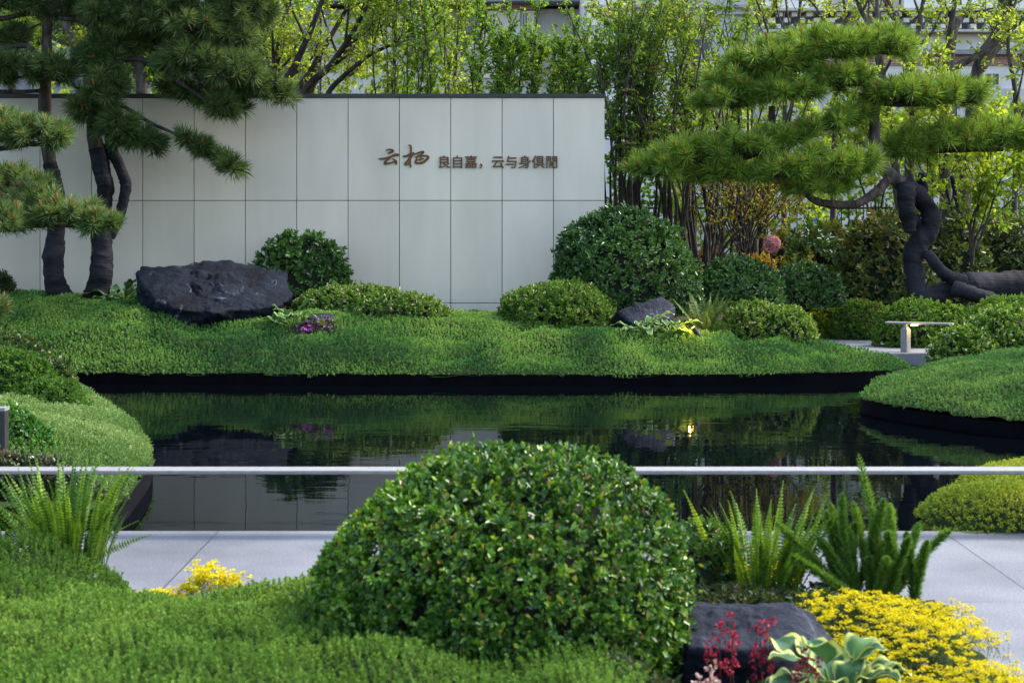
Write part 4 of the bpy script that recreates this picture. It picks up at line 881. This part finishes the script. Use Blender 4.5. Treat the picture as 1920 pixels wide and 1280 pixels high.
pads(t, [(30, 132, 62, 34, 19.1), (100, 138, 56, 36, 18.95), (-30, 140, 60, 36, 19.1), (20, 70, 40, 26, 19.4), (60, 8, 55, 20, 19.3), (-10, 2, 60, 26, 19.2), (120, 20, 50, 34, 19.5), (80, -80, 110, 60, 19.3), (60, -170, 90, 50, 19.3), (-30, 66, 40, 26, 19.3)],
     DEEP, candle=.12, nn=85, upw=.5, droop=.08, zmin=-.5)
t = thing('pine_tree', 'pale needled pine with cloud pads full of brown buds, its stem out of view', 'tree', P(-330, 640, 17.6))
limb(t, 'trunk', [(-330, 660, 17.6, 24), (-300, 560, 17.6, 20), (-320, 430, 17.6, 17), (-290, 330, 17.6, 14), (-260, 250, 17.6, 10), (-240, 180, 17.6, 6)], 'bark_grey', 31)
for pts in ([(-280, 300, 17.6, 8), (-160, 290, 17.5, 7), (-50, 285, 17.4, 6), (60, 270, 17.3, 4), (110, 262, 17.3, 2)], [(-310, 430, 17.6, 9), (-180, 435, 17.4, 8), (-50, 428, 17.3, 6), (80, 422, 17.2, 5), (190, 425, 17.2, 3)],
            [(-300, 370, 17.7, 6), (-120, 360, 17.8, 5), (0, 355, 17.8, 4)]):
    limb(t, 'branch', pts, 'bark', int(pts[0][1])+500)
pads(t, [(70, 258, 66, 40, 17.3), (5, 248, 62, 44, 17.3), (-70, 255, 80, 44, 17.4), (-190, 220, 100, 60, 17.6), (20, 342, 58, 28, 17.9), (75, 352, 40, 20, 17.8), (-50, 345, 60, 30, 17.8), (120, 402, 74, 36, 17.2), (180, 420, 48, 24, 17.15), (60, 385, 66, 38, 17.3), (40, 415, 60, 24, 17.2),
         (0, 420, 56, 38, 16.9), (-70, 415, 80, 44, 17.2), (-200, 400, 100, 50, 17.5), (-250, 160, 80, 50, 17.6), (-8, 575, 22, 22, 17.4)], FRESH, candle=.5, nn=85, L=.14, sp=.125)

# ------------------------------------------------------------------ woodland beyond the wall
def woody(name, label, group, base, stems, leafL, leafW, pal, mat, twigs, per, tw=(.2, .5), t0=.25, bark='bark', subs=0, cat='tree', spread=.9, droop=.3, heads=None, upt=.4, sublen=(.5, 1.2)):
    """stems (smooth polylines with radii) carrying side branches, leafy twigs and, if asked, flat flower heads"""
    root = thing(name, label, cat, base, group)
    wood = MB(); lf = MB(); ends = []
    lines = [(catmull(p, 30), np.interp(np.linspace(0, 1, 30), np.linspace(0, 1, len(r)), r)) for p, r in stems]
    for C, r in lines: tube(wood, C[::3] if len(C) > 20 else C, r[::3] if len(C) > 20 else r, 8, 26)
    allb = list(lines)
    for C, r in lines:
        for _ in range(subs):
            i = rng.integers(10, 28); T = unit(C[min(i+1, 29)]-C[i-1]); D = unit(T*.7+rdir(1)[0]*.75+UP*.25); Ln = rng.uniform(*sublen)
            pts = [C[i], C[i]+D*Ln*.5+UP*.05*Ln, C[i]+unit(D+UP*.5)*Ln]; rr = np.linspace(r[i]*.55, .006, 30)
            q = catmull(pts, 30); tube(wood, q[::5], rr[::5], 6, 10); allb.append((q, rr))
    B = []; A = []
    for C, r in allb:
        for _ in range(twigs):
            i = int(rng.uniform(t0, 1)*29); T = unit(C[min(i+1, 29)]-C[max(i-1, 0)])
            D = unit(T*upt+rdir(1)[0]*spread+UP*.3); Ln = rng.uniform(*tw); e = C[i]+D*Ln
            tube(wood, [C[i], C[i]+D*Ln*.5+UP*.02, e], [min(.006, r[i]*.6), .004, .002], 3, 5, cap=False)
            u = rnd(per, .15, 1.05)[:, None]; B.append(C[i]*(1-u)+e*u); A.append(np.tile(D, (per, 1))); ends.append(e)
    B = np.concatenate(B); A = np.concatenate(A); n = len(B)
    D = unit(A*.5+rdir(n)*.8+UP*.1-UP*droop)
    tone = np.clip(.5+.4*vnoise(B, 1.3, 3)+rnd(n, -.35, .35), 0, 1)
    leaves(lf, B, D, leafL*rnd(n, .6, 1.25), leafW*rnd(n, .7, 1.2), pick(pal, n, tone), fold=.2, droop=.2)
    if heads:
        k = rng.choice(len(ends), min(heads, len(ends)), False)
        for i in k:
            e = ends[i]+UP*.05; m = 90; a = rnd(m, 0, 6.3); q = np.sqrt(rnd(m))*rng.uniform(.05, .09); c = e+np.stack([np.cos(a)*q, np.sin(a)*q, .03-q*q*3+rnd(m, -.008, .008)], 1)
            diamonds(lf, c, unit(rdir(m)+UP*.4), .022, .016, pick([(.10, .11, .04), (.17, .14, .07), (.14, .16, .05)], m))
    if len(wood.V): wood.build('trunk', M[bark], root, base)
    lf.build('crown', M[mat], root, base)
    return root
YG = [(.12, .20, .026), (.23, .31, .045), (.40, .44, .085)]
SPR = [(.07, .15, .02), (.14, .25, .03), (.25, .36, .045)]
def stemline(px, Y, r0, r1, dy=0):
    n = len(px); return (np.array([P(a, b, Y+dy*i/(n-1)) for i, (a, b) in enumerate(px)]), np.linspace(r0, r1, n))
def Y2(px, py, Y): return P(px, py, Y)
# spreading tree right of the dark pine
woody('spreading_tree', 'wide spreading tree with fanned bare limbs and yellow green leaves behind the wall', 'trees behind the wall', P(545, 460, 23.5),
      [stemline([(540, 460), (508, 200), (516, 120), (538, 20), (560, -80)], 23.5, .07, .02), stemline([(542, 460), (522, 200), (550, 130), (590, 40), (625, -60)], 23.5, .08, .02, -.5),
       stemline([(545, 460), (540, 220), (580, 140), (625, 60), (690, -50)], 23.6, .08, .02, .6), stemline([(548, 460), (560, 200), (610, 135), (650, 80), (690, 10), (720, -60)], 23.5, .07, .015, -.8),
       stemline([(552, 460), (600, 210), (660, 130), (720, 90), (790, 70)], 23.4, .05, .012, -.6), stemline([(538, 460), (500, 180), (490, 120), (500, 60), (530, -20)], 23.4, .05, .012, .4),
       stemline([(548, 460), (575, 190), (640, 105), (700, 30), (760, -60)], 23.8, .06, .012, .4)],
      .052, .03, YG, 'leaf_thin', 13, 17, (.15, .5), .35, 'bark', 4)
for i, (lab, st, rr) in enumerate((
    ('thick grey tree trunk seen between the two dark pine trunks', [(160, 460), (168, 150), (135, 70), (95, -20)], .12), ('straight grey tree trunk behind the forked pine above the coping', [(268, 460), (266, 180), (258, 90), (250, -40)], .11),
    ('tree trunk leaning behind the dark pine crown', [(262, 460), (235, 175), (205, 110), (150, 30), (120, -60)], .10), ('slim tree at the edge of the frame behind the cloud pruned pine', [(30, 460), (22, 150), (40, 60), (70, -40)], .07),
    ('slender forked tree half hidden by hanging dark needles', [(330, 460), (322, 180), (300, 100), (310, -30)], .06), ('thin tree rising behind the drooping pine branch', [(420, 460), (432, 180), (455, 90), (445, -40)], .06))):
    woody('broadleaf_tree', lab, 'trees behind the wall', P(st[0][0], 460, 24+.3*i), [stemline(st, 24+.3*i, rr, rr*.4), stemline([st[0], st[1], (st[2][0]+45, st[2][1]+10), (st[3][0]+120, st[3][1])], 24+.3*i, rr*.6, rr*.2, .5)],
          .065, .038, YG if i % 2 == 0 else SPR, 'leaf_thin', 20, 14, (.2, .5), .3, 'bark_grey', 7)
# upright shrubs in a row along the wall's back
ordn = ['first', 'second', 'third', 'fourth', 'fifth', 'sixth', 'seventh', 'eighth', 'ninth', 'tenth', 'eleventh', 'twelfth', 'thirteenth', 'fourteenth']
for i, x in enumerate((735, 772, 808, 842, 878, 915, 950, 985, 1020, 1058, 1100, 1145)):
    Y = 21.6+rng.uniform(0, 1.3); st = []
    for k in range(rng.integers(3, 6)):
        dx = rng.normal(0, 34); top = (-60 if x < 900 else 0) + rng.uniform(-30, 70)+ (rng.uniform(0, 90) if 900 < x < 1110 else 0); st.append(stemline([(x+dx*.2, 470), (x+dx*.5+rng.normal(0, 5), 300), (x+dx+rng.normal(0, 6), 150), (x+dx*1.6, top)], Y+rng.uniform(-.3, .3), .018, .005))
    woody('upright_shrub', 'upright leafy shrub, %s along the wall top from the spreading tree' % ordn[i], 'upright shrubs behind the wall', P(x, 470, Y), st, .052, .029, SPR if i % 3 else YG, 'leaf_thin', 40, 15, (.1, .38), .42, 'stem', 0, 'shrub', .8, .3, upt=.6)
# tall viburnums past the end of the wall
VIB = [(.06, .12, .02), (.11, .19, .026), (.19, .26, .036)]
for i, (x, w_, Y) in enumerate(((1168, 34, 21.4), (1215, 40, 22.0), (1262, 40, 21.6), (1310, 44, 22.2), (1358, 40, 22.8), (1410, 46, 23.6))):
    st = []
    for k in range(8):
        dx = rng.normal(0, w_*.9); st.append(stemline([(x+dx*.2, 500), (x+dx*.5+rng.normal(0, 10), 360), (x+dx*1.1+rng.normal(0, 15), 200), (x+dx*2.1+rng.normal(0, 12), rng.uniform(-50, 110))], Y+rng.uniform(-.4, .4), rng.uniform(.016, .034), .006))
    woody('viburnum', 'tall many stemmed viburnum with flat flower heads, %s from the wall end' % ordn[i], 'viburnums beyond the wall end', P(x, 500, Y), st, .080, .030, VIB, 'leaf_thin', 13, 10, (.1, .38), .42, 'stem', 1, 'shrub', .8, .55, heads=26 if i < 4 else 10)
# trees behind the leaning pine
def btree(label, Y, px, r, subs=3, pal=YG, tw=12, per=12):
    woody('broadleaf_tree', label, 'trees behind the leaning pine', P(px[0][0][0], px[0][0][1], Y), [stemline(p, Y, r*(1 if j == 0 else .6), r*.25, .4*j) for j, p in enumerate(px)], .065, .036, pal, 'leaf_thin', tw, per, (.2, .5), .45, 'bark_grey', subs)
btree('big forked tree with arching limbs above the longest pine pad', 26, [[(1775, 480), (1772, 170), (1782, 60), (1800, -60)], [(1774, 300), (1778, 150), (1830, 105), (1878, 40), (1910, -40)], [(1776, 300), (1785, 140), (1850, 95), (1925, 30), (1980, -10)], [(1780, 160), (1790, 60), (1812, 20), (1830, -40)]], .10)
btree('dark leaning tree trunk beside the brick strip of the house', 27, [[(1800, 480), (1828, 155), (1858, 85), (1880, 0), (1900, -60)], [(1840, 130), (1870, 90), (1910, 60), (1960, 20)]], .12)
btree('tree with two pale limbs rising behind the pine top', 25.5, [[(1705, 480), (1708, 140), (1722, 60), (1738, -40)], [(1706, 200), (1690, 70), (1668, 10), (1640, -60)]], .09)
btree('straight tree trunk rising just behind the pine crown', 25, [[(1700, 480), (1655, 150), (1645, 50), (1645, -40)], [(1660, 170), (1632, 60), (1605, 0), (1590, -40)]], .08)
btree('thin crooked tree above the top pine pad', 26.5, [[(1560, 480), (1570, 100), (1585, 30), (1570, -50)], [(1570, 100), (1540, 30), (1500, -20)]], .05, 4)
btree('slanting thin tree trunk crossing behind the viburnums', 26, [[(1420, 480), (1330, 190), (1180, 80), (1120, -40)], [(1330, 190), (1290, 80), (1250, -40)]], .045, 4)
btree('slim tree between viburnums and pine top', 27, [[(1470, 480), (1475, 120), (1500, 20), (1490, -60)], [(1473, 200), (1440, 60), (1400, -40)]], .05, 5)
btree('tree at the picture edge with lime leaves over the pine pad'.replace('at the picture edge', 'beyond the last pine pad'), 25, [[(1900, 480), (1905, 200), (1890, 80), (1915, -40)], [(1902, 260), (1940, 150), (1960, 40)]], .05, 5)
# loose bushy thicket in front of the far houses
for i, (x0, x1, y0, Y, lab) in enumerate(((470, 610, 30, 27, 'yellow green bush glimpsed through the limbs of the spreading tree'), (590, 760, 10, 28, 'tall loose bush between spreading tree and upright shrubs'),
        (720, 890, 0, 27.5, 'loose bush behind the first upright shrubs along the wall'), (200, 340, 60, 27, 'loose bush seen between the two dark pine trunks'), (40, 150, 70, 28, 'loose bush in the gap beside the slim curved pine'))):
    bush('loose_bush', lab, [(x0, x1, y0, 460, Y, .5)], .075, .044, YG, 'leaf_thin', 6, .36, 'loose bushes behind the wall', 'bush', loose=.24, core=False, ragged=.6)
for i, (x0, x1, y0, y1, Y, pal, lab) in enumerate(((1130, 1290, 190, 480, 29, SPR, 'loose tall bush filling the gap beside the wall end'), (1250, 1420, 130, 480, 30, YG, 'yellow green bush seen through the viburnum stems'),
        (1400, 1560, 110, 470, 29.5, YG, 'lime bush glimpsed under the pine top pads'), (1530, 1700, 120, 470, 30.5, SPR, 'tall green bush behind the bare pine stem'),
        (1680, 1830, 215, 470, 29.5, YG, 'lime bush in front of the brick strip house'), (1800, 1960, 170, 470, 30, SPR, 'green bush below the arching forked tree'))):
    bush('loose_bush', lab, [(x0, x1, y0, y1, Y, .5)], .085, .05, pal, 'leaf_thin', 6, .42, 'loose bushes before the houses', 'bush', loose=.22, core=False, ragged=.6)
# young maple and other low woody things
woody('maple', 'young maple with fanned thin stems and lime leaves above the lying trunk', 'maples', P(1820, 500, 22.2), [stemline([(1822, 500), (1832, 440), (1870, 400), (1925, 350)], 22.2, .022, .006), stemline([(1822, 500), (1815, 420), (1770, 370), (1735, 320)], 22.2, .02, .006),
      stemline([(1822, 500), (1826, 420), (1850, 350), (1885, 280)], 22.2, .022, .006), stemline([(1822, 500), (1820, 420), (1840, 360), (1830, 280)], 22.2, .02, .006), stemline([(1830, 470), (1855, 400), (1880, 330), (1930, 290)], 22.0, .018, .005)],
      .07, .045, [(.10, .19, .02), (.20, .30, .03), (.34, .40, .05)], 'leaf_thin', 16, 10, (.15, .45), .4, 'stem', 2, 'tree', .9, .15)
woody('maple', 'yellow leaved young maple under the middle pine pads', 'maples', P(1640, 470, 24.5), [stemline([(1640, 470), (1620, 360), (1580, 270), (1560, 190)], 24.5, .02, .006), stemline([(1642, 470), (1660, 350), (1700, 260), (1730, 200)], 24.5, .02, .006), stemline([(1642, 470), (1640, 330), (1630, 250), (1650, 180)], 24.5, .02, .006)],
      .07, .045, YG, 'leaf_thin', 22, 12, (.15, .5), .3, 'stem', 3, 'tree', .9, .15)
woody('maple', 'lime maple filling the space beneath the last pine pad', 'maples', P(1760, 470, 25), [stemline([(1760, 470), (1750, 380), (1720, 300), (1700, 220)], 25, .02, .006), stemline([(1762, 470), (1790, 360), (1840, 270), (1880, 210)], 25, .02, .006), stemline([(1762, 470), (1765, 350), (1780, 250), (1770, 200)], 25, .02, .006)],
      .07, .045, YG, 'leaf_thin', 22, 12, (.15, .5), .3, 'stem', 3, 'tree', .9, .15)
woody('twiggy_shrub', 'red brown twiggy shrub with sparse orange leaves by the wicker ball', None, P(1410, 500, 22.8), [stemline([(1400+rng.normal(0, 8), 500), (1395+d*.4, 430), (1400+d*.9, 380), (1400+d*1.3, 345)], 22.8+rng.uniform(-.3, .3), .012, .004) for d in np.linspace(-85, 95, 16)],
      .05, .03, [(.10, .11, .02), (.20, .15, .03), (.28, .17, .03)], 'leaf_thin', 9, 4, (.1, .3), .35, 'stem', 1, 'shrub', .6, .2, upt=.8, sublen=(.2, .5))
woody('bare_shrub', 'bare branched shrub leaning over the dark rounded shrubs', None, P(1328, 530, 21.5), [stemline([(1325, 530), (1340+d*.3, 450), (1350+d*.8, 400), (1355+d*1.1, 340)], 21.5+rng.uniform(-.3, .3), .022, .006) for d in (-50, -30, -8, 20, 60, 95)]+[stemline([(1328, 520), (1370, 465), (1420, 445), (1470, 420)], 21.4, .012, .004)],
      .05, .03, [(.06, .10, .02), (.2, .18, .03), (.12, .16, .03)], 'leaf_thin', 8, 5, (.1, .3), .4, 'stem', 2, 'shrub', .7, .2)
for i, (lab, pts, r) in enumerate((('dark slanting tree stake beside the wicker ball', [(1363, 345), (1382, 395), (1402, 475)], .028), ('dark upright tree stake behind the bare shrub', [(1334, 330), (1330, 400), (1322, 480)], .04),
        ('dark tree stake crossing behind the twiggy shrub', [(1424, 350), (1412, 410), (1388, 480)], .025), ('black wrapped tree trunk behind the raised pine trunk', [(1728, 325), (1736, 370), (1742, 420)], .085),
        ('dark slanting stake behind the young maple', [(1785, 330), (1800, 400), (1826, 460)], .034), ('thin dark stake next to the black wrapped trunk', [(1772, 345), (1786, 400), (1796, 440)], .022))):
    mb = MB(); Y = 23.2+.2*i; C = px3([(a, b, Y) for a, b in pts]); g = C[-1].copy(); g[2] = .1; g[0] += (C[-1][0]-C[-2][0])*.8
    tube(mb, np.concatenate([C, [g]]), r, 12, 40, disp=wrapd(.06, 40+i)); tag(mb.build('tree_stake', M['wrap'], loc=g), lab, 'stake')

# ------------------------------------------------------------------ buildings far behind
def plaster(name, a, b, s=1.2): return noise_mat(name, a, b, s, .9, .25, 12, .2, lo=.3, hi=.7)
M['plaster_grey'] = plaster('grey_plaster', (.40, .375, .34), (.56, .53, .48)); M['plaster_white'] = plaster('white_plaster', (.56, .53, .49), (.72, .69, .64))
M['plaster_cream'] = plaster('cream_plaster', (.66, .58, .46), (.80, .72, .60)); M['plaster_dark'] = plaster('dark_plaster', (.16, .16, .18), (.30, .29, .30), 2.5)
M['window_dark'] = noise_mat('window_dark', (.015, .018, .022), (.03, .035, .04), 2, .15, 0, spec=.5)
def brick():
    m, t, b = newmat('brick'); tc = t.nodes.new('ShaderNodeTexCoord'); mp = t.nodes.new('ShaderNodeMapping'); mp.inputs['Rotation'].default_value = (R(90), 0, 0)
    br = t.nodes.new('ShaderNodeTexBrick'); br.inputs['Scale'].default_value = 4; br.inputs['Color1'].default_value = (.33, .14, .10, 1); br.inputs['Color2'].default_value = (.24, .10, .075, 1); br.inputs['Mortar'].default_value = (.4, .36, .32, 1)
    t.links.new(tc.outputs['Object'], mp.inputs[0]); t.links.new(mp.outputs[0], br.inputs[0]); t.links.new(br.outputs[0], b.inputs['Base Color']); b.inputs['Roughness'].default_value = .9; return m
M['brick'] = brick()
def bx(mb, x0, y0, x1, y1, Y, d0, d1):
    a = P(x0, y1, Y); b = P(x1, y0, Y); mb.box((a[0], Y+d0, a[2]), (b[0], Y+d1, b[2]))
def part(root, name, boxes, Y, d0, d1, mat):
    mb = MB()
    for q in boxes: bx(mb, *q, Y, d0, d1)
    return mb.build(name, M[mat], root, root.location)
def window(root, q, Y, d, frame='plaster_white', mull=1):
    x0, y0, x1, y1 = q; f = 2.2; mb = MB()
    for s in ((x0, y0, x1, y0+f), (x0, y1-f, x1, y1), (x0, y0+f, x0+f, y1-f), (x1-f, y0+f, x1, y1-f)): bx(mb, *s, Y, d-.06, d)
    for k in range(mull):
        c = x0+(x1-x0)*(k+1)/(mull+1); bx(mb, c-1, y0+f, c+1, y1-f, Y, d-.055, d)
    fr = mb.build('window', M[frame], root, root.location); mb = MB(); bx(mb, x0+.5, y0+.5, x1-.5, y1-.5, Y, d-.02, d-.005)
    o = mb.build('pane', M['window_dark'], None, root.location); o.parent = fr; o.location = (0, 0, 0)
Y = 50.; g = 525
b = thing('house', 'grey plastered house with cream bay and dark eave behind the wall', 'house', P(880, g, Y))
part(b, 'wall', [(600, 14, 1096, g)], Y, .4, 6, 'plaster_grey'); part(b, 'bay', [(905, 20, 1002, 146)], Y, .02, .39, 'plaster_cream')
part(b, 'lower_wall', [(905, 146, 1096, 180), (905, 180, 990, g), (1052, 180, 1096, g)], Y, .1, .39, 'plaster_grey'); part(b, 'cellar_front', [(990, 180, 1052, g)], Y, .2, .39, 'plaster_dark')
part(b, 'dark_panel', [(856, 14, 904, 60)], Y, .2, .39, 'plaster_dark'); part(b, 'eave', [(590, -6, 1104, 8)], Y, -.6, 6.5, 'plaster_dark'); part(b, 'fascia', [(905, 8.5, 1010, 19.5)], Y, -.1, .39, 'brick')
part(b, 'roof', [(600, -60, 1096, -6.5)], Y, .2, 6, 'plaster_dark'); part(b, 'pillar', [(964, 20, 975, 146)], Y, -.12, .015, 'plaster_white')
for q in ((916, 26, 930, 70), (978, 26, 990, 62), (1032, 74, 1055, 122), (640, 60, 690, 140), (760, 50, 800, 130)): window(b, q, Y, .01 if q[0] < 1000 and q[0] > 900 else .38, 'plaster_white', 1)
b = thing('house', 'white house with beam lines behind the viburnums', 'house', P(1250, g, 46))
part(b, 'wall', [(1097, -120, 1440, g)], 46, .3, 6, 'plaster_white'); part(b, 'beam', [(1096, 8, 1440, 13), (1096, 22, 1440, 26)], 46, .1, .29, 'plaster_grey'); part(b, 'chimney_breast', [(1100, 17, 1122, 48)], 46, -.05, .09, 'plaster_white')
for q in ((1200, 60, 1235, 120), (1300, 70, 1335, 130)): window(b, q, 46, .29)
b = thing('house', 'long low house with breeze block screen and brick strip behind the pine', 'house', P(1680, g, 44))
part(b, 'wall', [(1430, 121, 2150, 165), (1430, 61, 2150, 92)], 44, .3, 6, 'plaster_white'); part(b, 'lower_wall', [(1430, 165.3, 2150, g)], 44, .2, 6, 'plaster_grey'); part(b, 'lintel', [(1720, 93, 2150, 101.5)], 44, .0, .5, 'plaster_dark')
part(b, 'brick_strip', [(1430, 102, 2150, 120.5)], 44, .22, 6, 'brick'); part(b, 'roof_beam', [(1430, 16, 2150, 21), (1430, 56, 2150, 60.5)], 44, -.1, .6, 'plaster_grey'); part(b, 'wall', [(1430, 21.5, 2150, 55.5)], 44, .5, 6, 'plaster_dark')
mb = MB()
for r_ in range(3):
    for c_ in range(40):
        if (c_+r_) % 2 == 0: bx(mb, 1430+c_*14, 22+r_*11.2, 1441+c_*14, 30+r_*11.2, 44, .1, .45)
mb.build('breeze_blocks', M['plaster_white'], b, b.location); part(b, 'upper_wall', [(1430, -140, 1560, 15.5), (1600, -140, 1650, 15.5), (1700, -140, 2150, 15.5)], 44, .3, 6, 'plaster_white'); part(b, 'loggia', [(1560.3, -140, 1599.7, 15.5), (1650.3, -140, 1699.7, 15.5)], 44, .8, 6, 'plaster_cream')
for q in ((1850, 135, 1880, 160), (1760, 180, 1800, 230)): window(b, q, 44, .19 if q[1] > 165 else .29)
b = thing('house', 'blue grey rough stone building behind the dark pine crown', 'house', P(250, g, 52))
part(b, 'wall', [(-500, 22, 598, g)], 52, .3, 7, 'plaster_dark'); part(b, 'parapet', [(-500, 4, 598, 21.5)], 52, .1, 7, 'plaster_grey'); part(b, 'cornice', [(-500, 118, 598, 124)], 52, .05, .29, 'plaster_grey')
for q in ((480, 60, 500, 100), (60, 50, 80, 95)): window(b, q, 52, .29)
mb = MB(); a = P(1120, 385, 30); z1 = a[2]
for x in np.arange(a[0], 10.5, .13): mb.box((x-.009, 30-.009, .13), (x+.009, 30.009, z1+.05))
for z in (z1-.05, z1-1.3): mb.box((a[0], 29.985, z-.02), (10.6, 30.015, z+.02))
tag(mb.build('metal_fence', M['black_metal'], loc=(a[0], 30, .13)), 'black upright bar railing behind the golden shrubs', 'fence')
c = P(1546, 432, 33); mb = MB(); V, Fc = [], []
bm = bmesh.new(); bmesh.ops.create_icosphere(bm, subdivisions=4, radius=1); V = np.array([v.co[:] for v in bm.verts]); Fc = np.array([[v.index for v in q.verts] for q in bm.faces]); bm.free()
V = np.sign(V)*np.abs(V)**.6*np.array([.30, .4, .34]); V = V*(1+.05*vnoise(V, 4, 2))[:, None]; V[:, 2] = np.maximum(V[:, 2], -.5); mb.add(V+c, Fc, (.04, .16, .50))
tag(mb.build('tarpaulin', M['matte'], loc=c), 'bright blue tarpaulin over a heap behind the railing', 'tarpaulin')

# ------------------------------------------------------------------ rails, lamps, ornament
def plate(mb, x0, x1, y0, y1, z0, z1, ch=.006):
    mb.add([(x0, y0+ch, z0), (x1, y0+ch, z0), (x1, y1-ch, z0), (x0, y1-ch, z0), (x0, y0, z0+ch), (x1, y0, z0+ch), (x1, y1, z0+ch), (x0, y1, z0+ch), (x0, y0, z1), (x1, y0, z1), (x1, y1, z1), (x0, y1, z1)],
           np.array([(0, 3, 2, 1), (8, 9, 10, 11), (0, 1, 5, 4), (4, 5, 9, 8), (1, 2, 6, 5), (5, 6, 10, 9), (2, 3, 7, 6), (6, 7, 11, 10), (3, 0, 4, 7), (7, 4, 8, 11)]), (.3, .3, .33), 0, False)
r = thing('guard_rail', 'long flat grey metal guard rail along the pool edge behind the round shrub', 'rail', (0, 8.41, 0))
for xa, xb in ((-6.2, -2.9515), (-2.9485, -.4215), (-.4185, 2.9785), (2.9815, 6.2)):
    mb = MB(); plate(mb, xa, xb, 8.335, 8.482, .303, .322); mb.build('handrail', M['grey_metal'], r)
for x in (-6, -2.95, -.42, .45, 2.98, 6):
    mb = MB(); mb.box((x-.03, 8.38, 0), (x+.03, 8.44, .302)); mb.box((x-.06, 8.35, .0005), (x+.06, 8.47, .008)); mb.build('post', M['grey_metal'], r, (x, 8.41, 0))
mb = MB(); mb.box((-6.15, 8.40, .296), (6.15, 8.42, .3025)); mb.build('light_channel', M['black_metal'], r)
# bridge rail
c = P(1698, 660, 18.6); c[2] = .165
r = thing('bridge_rail', 'short grey guard rail on a single post at the little bridge', 'rail', c)
mb = MB(); plate(mb, -.36, .36, -.075, .075, .302, .322); V = np.concatenate(mb.V); a = R(-24); V = np.c_[V[:, 0]*math.cos(a)-V[:, 1]*math.sin(a)+.15, V[:, 0]*math.sin(a)+V[:, 1]*math.cos(a), V[:, 2]]+c; mb.V = [V]; mb.build('handrail', M['grey_metal'], r)
mb = MB(); h = .055; q = [(-h, 0), (0, -h), (h, 0), (0, h)]
V = [(x, y, 0) for x, y in q]+[(x, y, .245) for x, y in q]+[(x*.35, y*.35, .285) for x, y in q]+[(x*.35, y*.35, .303) for x, y in q]
Fq = [(3, 2, 1, 0)]+[(i+4*k, (i+1) % 4+4*k, (i+1) % 4+4*k+4, i+4*k+4) for k in range(3) for i in range(4)]
mb.add(np.array(V)+c, np.array(Fq), (.3, .3, .3), 0, False); mb.build('post', M['grey_metal'], r)
mb = MB(); mb.box((c[0]+.05, c[1]-.05, c[2]+.288), (c[0]+.12, c[1]-.03, c[2]+.298)); mb.build('light_strip', M['lamp_soft'], r)
def lamp(name, loc, energy, col, rad=.02):
    l = bpy.data.lights.new(name, 'POINT'); l.energy = energy; l.color = col; l.shadow_soft_size = rad
    o = bpy.data.objects.new(name, l); COL.objects.link(o); o.location = loc; return o
lamp('bridge_glow', (c[0]+.10, c[1]-.07, c[2]+.26), .5, (1, .6, .22))
# black lamp frame at the near bank
c = P(6, 868, 9.5); r = thing('lamp_frame', 'black square section lamp frame beside the vivid green shrub', 'lamp', (c[0], 9.5, c[2]))
t_ = P(6, 765, 9.5)
mb = MB(); mb.box((c[0]-.030, 9.46, 0), (c[0]+.020, 9.54, t_[2]-.012)); mb.build('post', M['black_metal'], r)
mb = MB(); mb.box((c[0]-.75, 9.455, t_[2]-.0115), (c[0]+.022, 9.545, t_[2]+.006)); mb.build('top_bar', M['grey_metal'], r)
mb = MB(); mb.box((c[0]-.80, 9.46, 0), (c[0]-.75, 9.54, t_[2]-.012)); mb.build('post', M['black_metal'], r)
c = on_far(1311, 636); c[2] += .035
r = thing('garden_spotlight', 'small black spotlight glowing yellow in the sedum', 'spotlight', c)
ax = unit(np.array([-.55, -.10, .75])); mb = MB(); tube(mb, [c-ax*.04, c+ax*.05, c+ax*.115], [.024, .026, .027], 16, 10, cap=False); tube(mb, [c+ax*.110, c+ax*.095], [.0265, .0235], 16, 4, cap=False); mb.build('barrel', M['black_metal'], r)
mb = MB(); tube(mb, [c+ax*.095, c+ax*.106], [.0225, .0225], 16, 4); mb.build('lens', M['lamp'], r)
mb = MB(); tube(mb, [c-UP*.12, c-UP*.02], [.008, .012], 8, 4); mb.build('spike', M['black_metal'], r)
lamp('spot_glow', c+ax*.15+np.array([-.015, .0, .0]), 2.5, (1, .55, .05), .012)
c = on_far(165, 790) if False else P(168, 790, 11.6)
r = thing('garden_spotlight', 'unlit grey spotlight half buried between shrub and pale sedum', 'spotlight', c)
ax = unit(np.array([.2, .3, .8])); mb = MB(); tube(mb, [c-ax*.06, c, c+ax*.05], [.02, .022, .023], 14, 8); mb.build('barrel', M['black_metal'], r)
mb = MB(); tube(mb, [c-UP*.2, c-UP*.03], [.006, .01], 8, 4); mb.build('spike', M['black_metal'], r)
# wicker ball on its rod
c = P(1447, 458, 21.0); R_ = 16.5*21/F
r = thing('wicker_ball', 'pink woven wicker ball on a thin rod above the amber shrubs', 'ornament', (c[0], 21.0, .13))
mb = MB()
for k in range(26):
    a, s_, n_ = frames(rdir(1)); th = np.linspace(0, 2*np.pi, 25); tilt = rng.uniform(-.35, .35)
    q = (s_*np.cos(th)[:, None]+n_*np.sin(th)[:, None])*math.cos(tilt)+a*math.sin(tilt); tube(mb, c+q*R_*rng.uniform(.95, 1.02), .0042, 5, 40, np.array((.42, .17, .18))*rng.uniform(.7, 1.35), cap=False)
mb.build('weave', M['matte'], r); mb = MB(); tube(mb, [(c[0], 21.0, .1), c-UP*R_*.9], .006, 6, 6); mb.build('rod', M['stem'], r)
mb = MB(); a = P(1419, 500, 22.1); tube(mb, [(a[0], 22.1, .1), P(1419, 450, 22.1)], [.02, .02], 10, 6); tag(mb.build('marker_post', M['bark_grey'], loc=(a[0], 22.1, .1)), 'short grey post beside the pink wicker ball', 'post')
